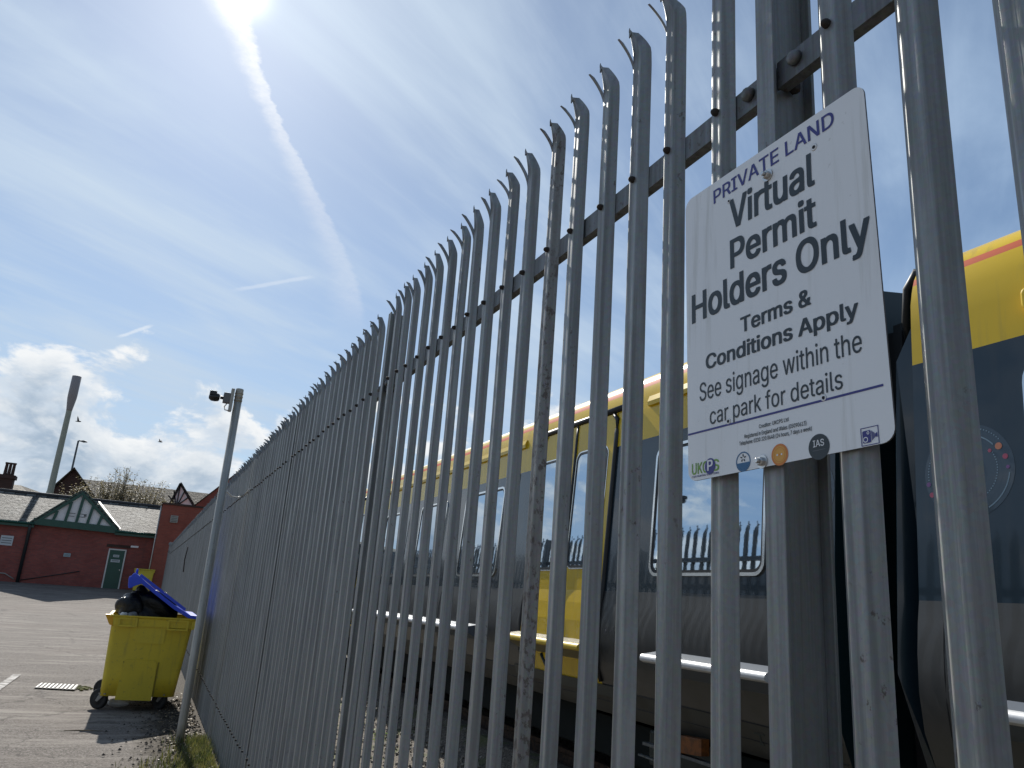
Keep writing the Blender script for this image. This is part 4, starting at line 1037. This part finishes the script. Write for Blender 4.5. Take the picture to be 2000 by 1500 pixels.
roof_slab(mb, XL, XR + .25, YB - .28, YB + 3.6, ge, RZ); roof_slab(mb, XL, XR + .25, YB + 7.5, YB + 3.6, ge, RZ)
mb.build('roof', M['slate'], bld)
mb = MB(); mb.tube([(XL, YB + 3.6, RZ + .02), (XR + .25, YB + 3.6, RZ + .02)], .11, 8); mb.build('ridge', M['lead'], bld)
gl, gp, gr_ = q(70, 1019), q(163, 962), q(226, 1031)
gb = (gl[1] + gr_[1]) / 2 - .12
GYf = YB - .32
mb = MB(); mb.prism([(gl[0], gb), (gr_[0], gb), (gp[0], gp[1])], lambda p, k: (p[0], GYf + .10 + .05 * k, p[1])); gable = mb.build('gable', M['white_panel'], bld)
mb = MB()
def strut(x0, z0, x1, z1, w, dy=0): mb.bar((x0, GYf + .05 - dy, z0), (x1, GYf + .05 - dy, z1), .09, w, up=(0, 1, 0)) if False else mb.prism(_ribbon(x0, z0, x1, z1, w), lambda p, k: (p[0], GYf - dy + .10 * k, p[1]))
def _ribbon(x0, z0, x1, z1, w):
    t = Vector((x1 - x0, z1 - z0)).normalized(); n = Vector((-t.y, t.x)) * w / 2
    return [(x0 + n.x, z0 + n.y), (x0 - n.x, z0 - n.y), (x1 - n.x, z1 - n.y), (x1 + n.x, z1 + n.y)]
strut(gl[0] - .15, gl[1] - .13, gp[0] + .02, gp[1] + .0, .27, .03); strut(gp[0] - .02, gp[1], gr_[0] + .12, gr_[1] - .1, .27, .033)
strut(gl[0] - .1, gb + .10, gr_[0] + .05, gb + .02, .36, .02)
for px_ in (107, 131, 153, 175, 196):
    x_, _ = q(px_, 1015); t = (x_ - gl[0]) / (gp[0] - gl[0]) if x_ < gp[0] else (gr_[0] - x_) / (gr_[0] - gp[0])
    strut(x_ - .06, gb + .15, x_ + .06, gb + (gp[1] - gb) * t - .1, .14, .0)
mb.build('gable_frame', M['green_paint'], gable)
mb = MB()
for cx_, cz_ in ((141, 1003), (163, 1005)):
    a_ = q(cx_, cz_)
    for r_ in range(2):
        mb.box((a_[0], GYf + .095, a_[1] - .16 * r_), (.36 - .06 * r_, .012, .035)); 
mb.box((q(165, 1006)[0] + .06, GYf + .094, q(165, 1006)[1] - .05), (.13, .014, .09))
mb.build('gable_plate', M['ink_grey'], gable)
# gable roof running back into the main roof
mb = MB(); by = YB + 3.2
for sx, (ex_, ez_) in ((0, gl), (1, gr_)):
    zz = ez_ - .10; xe = ex_ + (-.22 if sx == 0 else .22)
    yb_hit = YB + 3.6 * max(0.02, (zz - ge) / (RZ - ge))
    P_ = [(gp[0], GYf - .05, gp[1] + .10), (xe, GYf - .05, zz), (xe, yb_hit, zz + .02), (gp[0], YB + 3.5, gp[1] + .10)]
    mb.add(P_ + [(p[0], p[1], p[2] - .07) for p in P_], [(0, 1, 2, 3), (7, 6, 5, 4), (0, 4, 5, 1), (1, 5, 6, 2), (2, 6, 7, 3), (3, 7, 4, 0)])
mb.build('gable_roof', M['slate'], bld)
mb = MB(); mb.bar((gr_[0] + .24, GYf + .02, gr_[1] - .05), (q(195, 975, YB + 3.3)[0], YB + 3.2, RZ - .1), .10, .03); mb.build('valley_flashing', M['white_frame'], bld)
for xa, xb in ((XL, gl[0] + .0), (gr_[0] + .02, XR + .25)):
    mb = MB(); mb.box(((xa + xb) / 2, YB - .24, EAVE - .12), (xb - xa, .10, .26)); mb.tube([(xa, YB - .34, EAVE - .05), (xb, YB - .34, EAVE - .05)], .07, 8); mb.build('gutter', M['green_paint'], bld)
dpx = q(57, 1040)[0]; mb = MB(); mb.tube([(dpx, YB - .30, EAVE - .1), (dpx, YB - .10, EAVE - .5), (dpx, YB - .10, -1.0)], .09, 8); mb.build('downpipe', M['dp'], bld)
d0, d1 = q(213, 1073), q(247, 1144)
dx0, dx1 = d0[0], q(247, 1077)[0]; dzb = -.80; dzt = d0[1]
mb = MB()
for s_ in ((dx0 + .03, .06), (dx1 - .03, .06)): mb.box((s_[0], YB - .03, (dzb + dzt) / 2), (.07, .08, dzt - dzb))
mb.box(((dx0 + dx1) / 2, YB - .03, dzt + .02), (dx1 - dx0, .08, .07)); fr = mb.build('door_frame', M['white_frame'], bld)
mb = MB(); mb.box(((dx0 + dx1) / 2, YB - .025, (dzb + dzt) / 2), (dx1 - dx0 - .13, .05, dzt - dzb - .03)); dr = mb.build('door', M['green_paint'], bld)
mb = MB(); dm = (dx0 + dx1) / 2
mb.box((dm - .02, YB - .055, dzt - .33), (.30, .01, .13)); mb.box((dm - .02, YB - .055, dzt - .60), (.46, .01, .15)); mb.build('door_notice', M['plaque'], dr)
mb = MB()
for z_ in (-.31, -.35): mb.box((dm - .02, YB - .062, dzt + z_), (.22, .006, .02))
for z_ in (-.57, -.61): mb.box((dm - .02, YB - .062, dzt + z_), (.36, .006, .022))
mb.build('door_notice_print', M['ink_grey'], dr)
mb = MB(); mb.lathe([(.03, -.05), (.03, .02)], (dx1 - .16, YB - .06, (dzb + dzt) / 2 + .0), 'Y', 10); mb.build('door_handle', M['bright_bolt'], dr)
mb = MB(); mb.box((dm, YB - .02, dzt + .22), (dx1 - dx0 + .3, .06, .16)); mb.build('door_lintel', M['brick_old'], bld)
def notice(px0, py0, px1, py1, m, nm):
    a_, b_ = q(px0, py0), q(px1, py1); mb = MB(); mb.box(((a_[0] + b_[0]) / 2, YB - .02, (a_[1] + b_[1]) / 2), (abs(b_[0] - a_[0]), .03, abs(a_[1] - b_[1]))); n_ = mb.build(nm, M[m], bld)
    mb = MB(); h = abs(a_[1] - b_[1]); w = abs(b_[0] - a_[0])
    for k in range(3): mb.box(((a_[0] + b_[0]) / 2, YB - .040, max(a_[1], b_[1]) - h * (.25 + .25 * k)), (w * .8, .008, h * .07))
    mb.build('notice_print', M['ink_grey'], n_)
notice(3, 1045, 23, 1066, 'plaque', 'wall_notice'); notice(125, 1080, 137, 1088, 'plaque2', 'wall_notice')
a_ = q(263, 1068); mb = MB(); mb.box((a_[0], YB - .05, a_[1]), (.40, .10, .11)); mb.build('bulkhead_light', M['white_panel'], bld, .02)
mb = MB(); mb.tube([(XL, YB - .08, .0), (q(10, 1120)[0], YB - .08, q(10, 1120)[1]), (q(27, 1131)[0], YB - .08, q(27, 1131)[1])], .03, 6); mb.build('handrail', M['render'], bld)
mb = MB(); mb.tube([(q(40, 1133)[0], YB - .03, q(40, 1133)[1]), (q(155, 1116)[0], YB - .03, q(155, 1116)[1])], .025, 5); mb.build('wall_cable', M['dp'], bld)
# brick annexe standing forward, right of the door
YA = 48.6
ax0 = q(318, 986, YA)[0]; azt = q(350, 988, YA)[1]
anx = thing('brick_annexe', 'flat topped bright red brick annexe between the green door and the fence', 'building')
mb = MB(); mb.box((ax0 + 3, YA + 3, (azt - 1.6) / 2), (6, 6, azt + 1.6)); mb.build('wall', M['brick_red'], anx)
mb = MB(); mb.box((ax0 + 3, YA + 3, azt + .05), (6.12, 6.12, .10)); mb.build('coping', M['brick_old'], anx)
mb = MB(); mb.tube([(ax0 - .06, YA + .1, azt - .1), (ax0 - .06, YA + .1, -.2)], .03, 6); mb.build('overflow_pipe', M['white_frame'], anx)
a_ = q(340, 1014, YA); mb = MB(); mb.box((a_[0], YA - .04, a_[1]), (.40, .10, .40)); vent = mb.build('wall_vent', M['render'], anx, .01)
mb = MB()
for k in range(4): mb.box((a_[0], YA - .095, a_[1] - .14 + .09 * k), (.32, .02, .02))
mb.build('vent_slats', M['lead'], vent)
# brick gable house rising behind the annexe
YG = 56.0
g0, g1 = q(383, 986, YG), q(434, 947, YG); sl = (g1[1] - g0[1]) / (g1[0] - g0[0])
gh = thing('brick_gable_house', 'bright red brick house gable rising behind the fence right of the timbered gable', 'building')
pk = (g0[0] + 4.5, g0[1] + 4.5 * sl); rt = (g0[0] + 9, g0[1])
mb = MB(); mb.prism([(g0[0], -1), (rt[0], -1), rt, pk, g0], lambda p, k: (p[0], YG + 9 * k, p[1])); mb.build('wall', M['brick_red'], gh)
mb = MB()
for p_, s_ in ((g0, -1), (rt, 1)):
    ex_ = p_[0] + s_ * .15; ez_ = p_[1] - .15 * sl
    P_ = [(ex_, YG - .05, ez_ + .10), (pk[0], YG - .05, pk[1] + .10), (pk[0], YG + 9, pk[1] + .10), (ex_, YG + 9, ez_ + .10)]
    mb.add(P_ + [(p[0], p[1], p[2] - .09) for p in P_], [(0, 1, 2, 3), (7, 6, 5, 4), (0, 4, 5, 1), (1, 5, 6, 2), (2, 6, 7, 3), (3, 7, 4, 0)])
mb.build('roof', M['slate_dark'], gh)

# ------------------------------------------------------------------ houses behind
YH = 72.0
th = thing('timbered_house', 'half timbered house with long brown tiled roof behind the blossoming shrub', 'house')
hp, hl = q(151, 921, YH), q(100, 962, YH); rl, rg_ = q(183, 938, YH + 2), q(346, 957, YH + 2)
el = q(250, 1010, YH - 2)[1]
mb = MB(); mb.box(((hl[0] + rg_[0]) / 2 + 1, YH + 2, (el - 1) / 2), (rg_[0] - hl[0] + 4, 7, el + 1)); mb.build('wall', M['render'], th)
mb = MB(); xa, xb = hl[0] + .8, rg_[0] + 4
mb.add([(xa, YH - 2.2, el), (xb, YH - 2.2, el), (xb, YH + 2, rg_[1]), (xa, YH + 2, rl[1]), (xa, YH + 6, el), (xb, YH + 6, el)], [(0, 1, 2, 3), (3, 2, 5, 4)])
# left cross gable with its own ridge
hr = q(205, 968, YH - 1)
for (ex_, ez_) in (hl, (hp[0] * 2 - hl[0] + .4, hl[1])):
    P_ = [(ex_, YH - 3.0, ez_ - .2), (hp[0], YH - 3.0, hp[1]), (hp[0], YH + 3, hp[1]), (ex_, YH + 3, ez_ - .2)]
    mb.add(P_ + [(p[0], p[1], p[2] - .16) for p in P_], [(0, 1, 2, 3), (7, 6, 5, 4), (0, 4, 5, 1), (1, 5, 6, 2), (2, 6, 7, 3), (3, 7, 4, 0)])
mb.build('roof', M['slate_dark'], th)
mb = MB(); mb.prism([(hl[0] + .2, el - 1), (hp[0] * 2 - hl[0] + .2, el - 1), (hp[0] * 2 - hl[0] + .2, hl[1] - .3), (hp[0], hp[1] - .15), (hl[0] + .2, hl[1] - .3)], lambda p, k: (p[0], YH - 2.7 + .2 * k, p[1])); mb.build('gable', M['brick_old'], th)
# small timbered dormer gable at the right
YT = YH - 3
tpk, tl, tr = q(353, 944, YT), q(332, 988, YT), q(381, 992, YT)
mb = MB(); mb.prism([(tl[0] + .1, el - 2), (tr[0] - .1, el - 2), (tr[0] - .1, tr[1]), tpk, (tl[0] + .1, tl[1])], lambda p, k: (p[0], YT + .1 + .2 * k, p[1])); dg = mb.build('timber_gable', M['white_panel'], th)
mb = MB()
def tb(x0, z0, x1, z1, w): mb.prism(_ribbon(x0, z0, x1, z1, w), lambda p, k: (p[0], YT + .02 + .10 * k, p[1]))
tb(tl[0] - .1, tl[1] - .1, tpk[0], tpk[1], .20); tb(tpk[0], tpk[1], tr[0] + .1, tr[1] - .1, .20)
zm = tl[1] + .15; cxm = (tl[0] + tr[0]) / 2
tb(tl[0] + .1, zm, tr[0] - .1, zm, .18)
for a_ in (-.75, -.4, 0, .4, .75): tb(tpk[0] + a_ * .25, zm + .1, tpk[0] + a_ * 1.0, lerp(tpk[1], zm, abs(a_) * .75) - .1, .09)
for a_ in (-.7, 0, .8): tb(cxm + a_, zm, cxm + a_ * 1.05, el - 2, .11)
tb(cxm + .85, zm - .1, cxm + .1, zm - .8, .14)
mb.build('timber_frame', M['black_timber'], dg)
mb = MB()
for (ex_, ez_) in (tl, tr):
    P_ = [(ex_ + (-.25 if ex_ < tpk[0] else .25), YT - .1, ez_ - .3), (tpk[0], YT - .1, tpk[1] + .12), (tpk[0], YT + 7, tpk[1] + .12), (ex_ + (-.25 if ex_ < tpk[0] else .25), YT + 7, ez_ - .3)]
    mb.add(P_ + [(p[0], p[1], p[2] - .12) for p in P_], [(0, 1, 2, 3), (7, 6, 5, 4), (0, 4, 5, 1), (1, 5, 6, 2), (2, 6, 7, 3), (3, 7, 4, 0)])
mb.build('dormer_roof', M['slate'], th)
# house with chimney at the far left
YC = 70.0
ch = thing('chimney_house', 'dark slate roofed house with a sooty chimney of three pots at far left', 'house')
c0, c1 = q(3, 927, YC), q(29, 931, YC); cb_ = q(15, 958, YC)[1]
mb = MB(); mb.box(((c0[0] + c1[0]) / 2, YC, (c0[1] + cb_) / 2 - .6), (c1[0] - c0[0], .9, c0[1] - cb_ + 1.2)); mb.box(((c0[0] + c1[0]) / 2, YC, c0[1] - .14), (c1[0] - c0[0] + .22, 1.1, .28)); cm = mb.build('chimney', M['brick_old'], ch)
for k in range(3):
    xx = lerp(c0[0] + .2, c1[0] - .2, k / 2); mb = MB(); mb.lathe([(.15, 0), (.12, .15), (.105, .85), (.14, .92), (.14, 1.0)], (xx, YC, c0[1] - .02), 'Z', 10); mb.build('chimney_pot', M['brick_old'], cm)
mb = MB(); r0, r1 = q(30, 940, YC), q(84, 962, YC)
P_ = [(-22, YC - 1, r0[1] - 2.2), (r1[0] + .1, YC - 1, r1[1] - 1.0), (r1[0], YC + 1, r1[1]), (r0[0], YC + 3, r0[1]), (-22, YC + 3, r0[1] + .1)]
mb.add(P_ + [(p[0], p[1], p[2] - .15) for p in P_], [(0, 1, 2, 3, 4), (9, 8, 7, 6, 5)] + [(i, i + 5, (i + 1) % 5 + 5, (i + 1) % 5) for i in range(5)]); mb.build('roof', M['slate_dark'], ch)
mb = MB(); a_ = q(38, 950, YC - .6); mb.box((a_[0] + .25, YC + .9, r0[1] - .75), (.75, .05, .55), M=Matrix.Rotation(rad(-50), 3, 'X') @ Matrix.Rotation(rad(0), 3, 'Z')); mb.build('skylight', M['plaque'], ch)
mb = MB(); mb.box((-15, YC + 3, 1.5), (2 * (15 + r1[0]) - .4, 3.6, 5.5)); mb.build('wall', M['brick_old'], ch)

# ------------------------------------------------------------------ mast and street lamp, birds
YM = 60.0
mbp_ = q(97, 965, YM); mt = q(154, 736, YM); nk = q(139, 803, YM); wd = q(144, 785, YM)
mast = thing('telecom_mast', 'tall pale green telecom mast with a thicker grey top behind the slate roof', 'mast', (mbp_[0], YM, -1))
pxm = 60.0 * 1.05 / F_PX
mb = MB(); mb.lathe([(.26, 0), (.205, mbp_[1] + 1), (.175, nk[1] + 1), (.18, nk[1] + 1.02)], (0, 0, 0), 'Z', 24); mb.build('shaft', M['mast'], mast)
mb = MB(); mb.lathe([(.18, nk[1] + 1), (.19, nk[1] + 1.1), (.285, wd[1] + 1.2), (.295, wd[1] + 1.4), (.295, mt[1] + 1), (.23, mt[1] + 1.02)], (0, 0, 0), 'Z', 24); mb.build('shroud', M['mast_top'], mast)
YLp = 86.0
lb0, lt0, le0 = q(137, 932, YLp), q(153.5, 861, YLp), q(171, 863.5, YLp)
lamp = thing('street_lamp', 'slim grey street lamp with one arm behind the long brown roof', 'street lamp', (lb0[0], YLp, -1))
mb = MB(); mb.lathe([(.16, 0), (.11, 3), (.085, lt0[1] + 1)], (0, 0, 0), 'Z', 10); mb.build('column', M['lamp'], lamp)
hx = lt0[0] - lb0[0]; armL = le0[0] - lt0[0]
mb = MB(); mb.tube([(0, 0, lt0[1] + .9), (.05, 0, lt0[1] + 1.02), (armL * .4, 0, lt0[1] + 1.0)], .07, 8); mb.build('arm', M['lamp'], lamp)
mb = MB(); mb.prism([(armL * .35, .06), (armL * .6, .10), (armL, .02), (armL, -.04), (armL * .6, -.10), (armL * .35, -.06)], lambda p, k: (p[0], -.14 + .28 * k, lt0[1] + 1.0 + p[1])); mb.build('lamp_head', M['lamp'], lamp, .02)
def bird(px_, py_, Y, s, label, roll):
    v = onY(px_, py_, Y); mb = MB()
    mb.loop([[Vector((0, -.5 * s + 1.0 * s * t, 0)) + Vector((math.cos(a) * r * s, 0, math.sin(a) * r * s)) for a in [2 * PI * k / 8 for k in range(8)]] for t, r in ((0, .01), (.08, .07), (.3, .12), (.6, .10), (.85, .07), (1, .04))])
    for sg, up in ((-1, .95), (1, .45)):
        mb.add([(0, -.15 * s, .05 * s), (0, .2 * s, .05 * s), (sg * .45 * s, .12 * s, .4 * up * s), (sg * .85 * s, -.02 * s, .75 * up * s), (sg * .40 * s, -.15 * s, .33 * up * s)], [(0, 1, 2, 4), (4, 2, 3)])
        mb.add([(0, -.15 * s, .03 * s), (0, .2 * s, .03 * s), (sg * .45 * s, .12 * s, .38 * up * s), (sg * .85 * s, -.02 * s, .74 * up * s), (sg * .40 * s, -.15 * s, .31 * up * s)], [(4, 2, 1, 0), (3, 2, 4)])
    o = mb.build('bird', M['dark']); o.location = v; o.rotation_euler = (0, roll, rad(70)); tag(o, label, 'bird', 'birds in the sky')
bird(153, 823, 45, .30, 'dark bird flying just right of the telecom mast', .2)
bird(313, 863, 60, .33, 'dark bird flying above the blossoming shrub', -.2)

# ------------------------------------------------------------------ blossoming shrub behind the slate roof
YS = 60.0
rb_ = random.Random(77)
sb = thing('blossoming_shrub', 'wide twiggy shrub with pale spring buds above the slate roof', 'shrub', (q(220, 980, YS)[0], YS, -.7))
tw = MB(); bd = MB()
sx0, sx1 = q(98, 980, YS)[0], q(340, 980, YS)[0]
prof_top = [(0, 4.3), (.10, 5.1), (.22, 5.7), (.36, 5.6), (.46, 6.3), (.54, 6.9), (.62, 6.4), (.72, 5.7), (.82, 6.1), (.88, 5.6), (1, 4.4)]
def topz(t):
    for (a_, za), (b_, zb2) in zip(prof_top, prof_top[1:]):
        if t <= b_: return za + (zb2 - za) * (t - a_) / (b_ - a_)
    return prof_top[-1][1]
scale_top = (q(235, 903, YS)[1]) / 6.9
for k in range(620):
    t = rb_.random(); x = sx0 + (sx1 - sx0) * t; y = YS + rb_.uniform(-1.6, 1.6)
    zt2 = topz(t) * scale_top * (rb_.uniform(.62, .84) if rb_.random() < .78 else rb_.uniform(.84, 1.02)); z0 = rb_.uniform(1.0, 2.6)
    lean = rb_.uniform(-.5, .5); pts = []
    for j in range(6):
        s = j / 5; pts.append(Vector((x + lean * s * s + rb_.gauss(0, .04) - sb.location.x, y - YS + rb_.gauss(0, .04), z0 + (zt2 - z0) * s + .7)))
    tw.tube(pts, [.035, .028, .022, .016, .012, .006], 4, caps=False)
    for j in range(2):
        s = rb_.uniform(.3, .9); p = pts[0].lerp(pts[-1], s); a_ = rb_.uniform(0, 2 * PI); L_ = rb_.uniform(.3, .8)
        e_ = p + Vector((math.cos(a_) * L_ * .5, math.sin(a_) * L_ * .5, L_)); tw.tube([p, p.lerp(e_, .5) + Vector((.02, .02, .02)), e_], [.012, .009, .005], 3, caps=False)
        for _ in range(5):
            w_ = p.lerp(e_, rb_.random()); aa = rb_.uniform(0, 2 * PI); leaf(bd, w_, (math.cos(aa), math.sin(aa), rb_.uniform(0, 1)), rb_.uniform(.05, .13), rb_.uniform(.02, .05))
    for _ in range(46):
        s = rb_.uniform(.15, 1) ** .9; i_ = min(4, int(s * 5)); w_ = pts[i_].lerp(pts[i_ + 1], s * 5 - i_) + Vector((rb_.gauss(0, .06), rb_.gauss(0, .06), rb_.gauss(0, .05)))
        aa = rb_.uniform(0, 2 * PI); leaf(bd, w_, (math.cos(aa), math.sin(aa), rb_.uniform(0, 1)), rb_.uniform(.10, .22), rb_.uniform(.035, .08))
tw.build('branches', M['bark'], sb, fix=False); bd.build('buds', M['bud'], sb, fix=False)

# ------------------------------------------------------------------ second bin by the door
p0, p1 = onY(264, 1112, 48.3), onY(295, 1150, 48.3)
b2 = thing('wheelie_bin', 'distant yellow bin with a white mark against the brick wall beside the green door', 'bin', ((p0.x + p1.x) / 2, 48.3, gz(0, 48.3)))
w2 = p1.x - p0.x; h2 = p0.z - gz(0, 48.3)
mb = MB(); mb.loop([[(x, y, z) for x, y in rr(-w2 / 2 * s, w2 / 2 * s, -.0, .9, .06, 3)] for z, s in ((.16, .86), (h2 - .12, .98), (h2 - .12, 1.06), (h2, 1.06))], 0, False); bo = mb.build('body', M['yellow_bin'], b2)
mb = MB(); mb.box((0, .45, h2 + .03), (w2 * 1.08, 1.0, .05)); mb.build('lid', M['yellow_bin'], b2, .01)
for x in (-w2 * .36, w2 * .36):
    mb = MB(); mb.lathe([(.02, -.03), (.09, -.03), (.09, .03), (.02, .03)], (x, .15, .10), 'X', 14); mb.build('castor', M['tyre'], b2)
mb = MB()
for k in range(7):
    a_ = k * .9; r = .14; mb.add([(-w2 * .22 + r * math.cos(a_ + o_) * rr_, -.006, h2 - .30 + r * math.sin(a_ + o_) * rr_) for o_, rr_ in ((0, 1), (.35, .35), (-.35, .35))], [(0, 1, 2)])
mb.build('mark', M['white_panel'], b2)
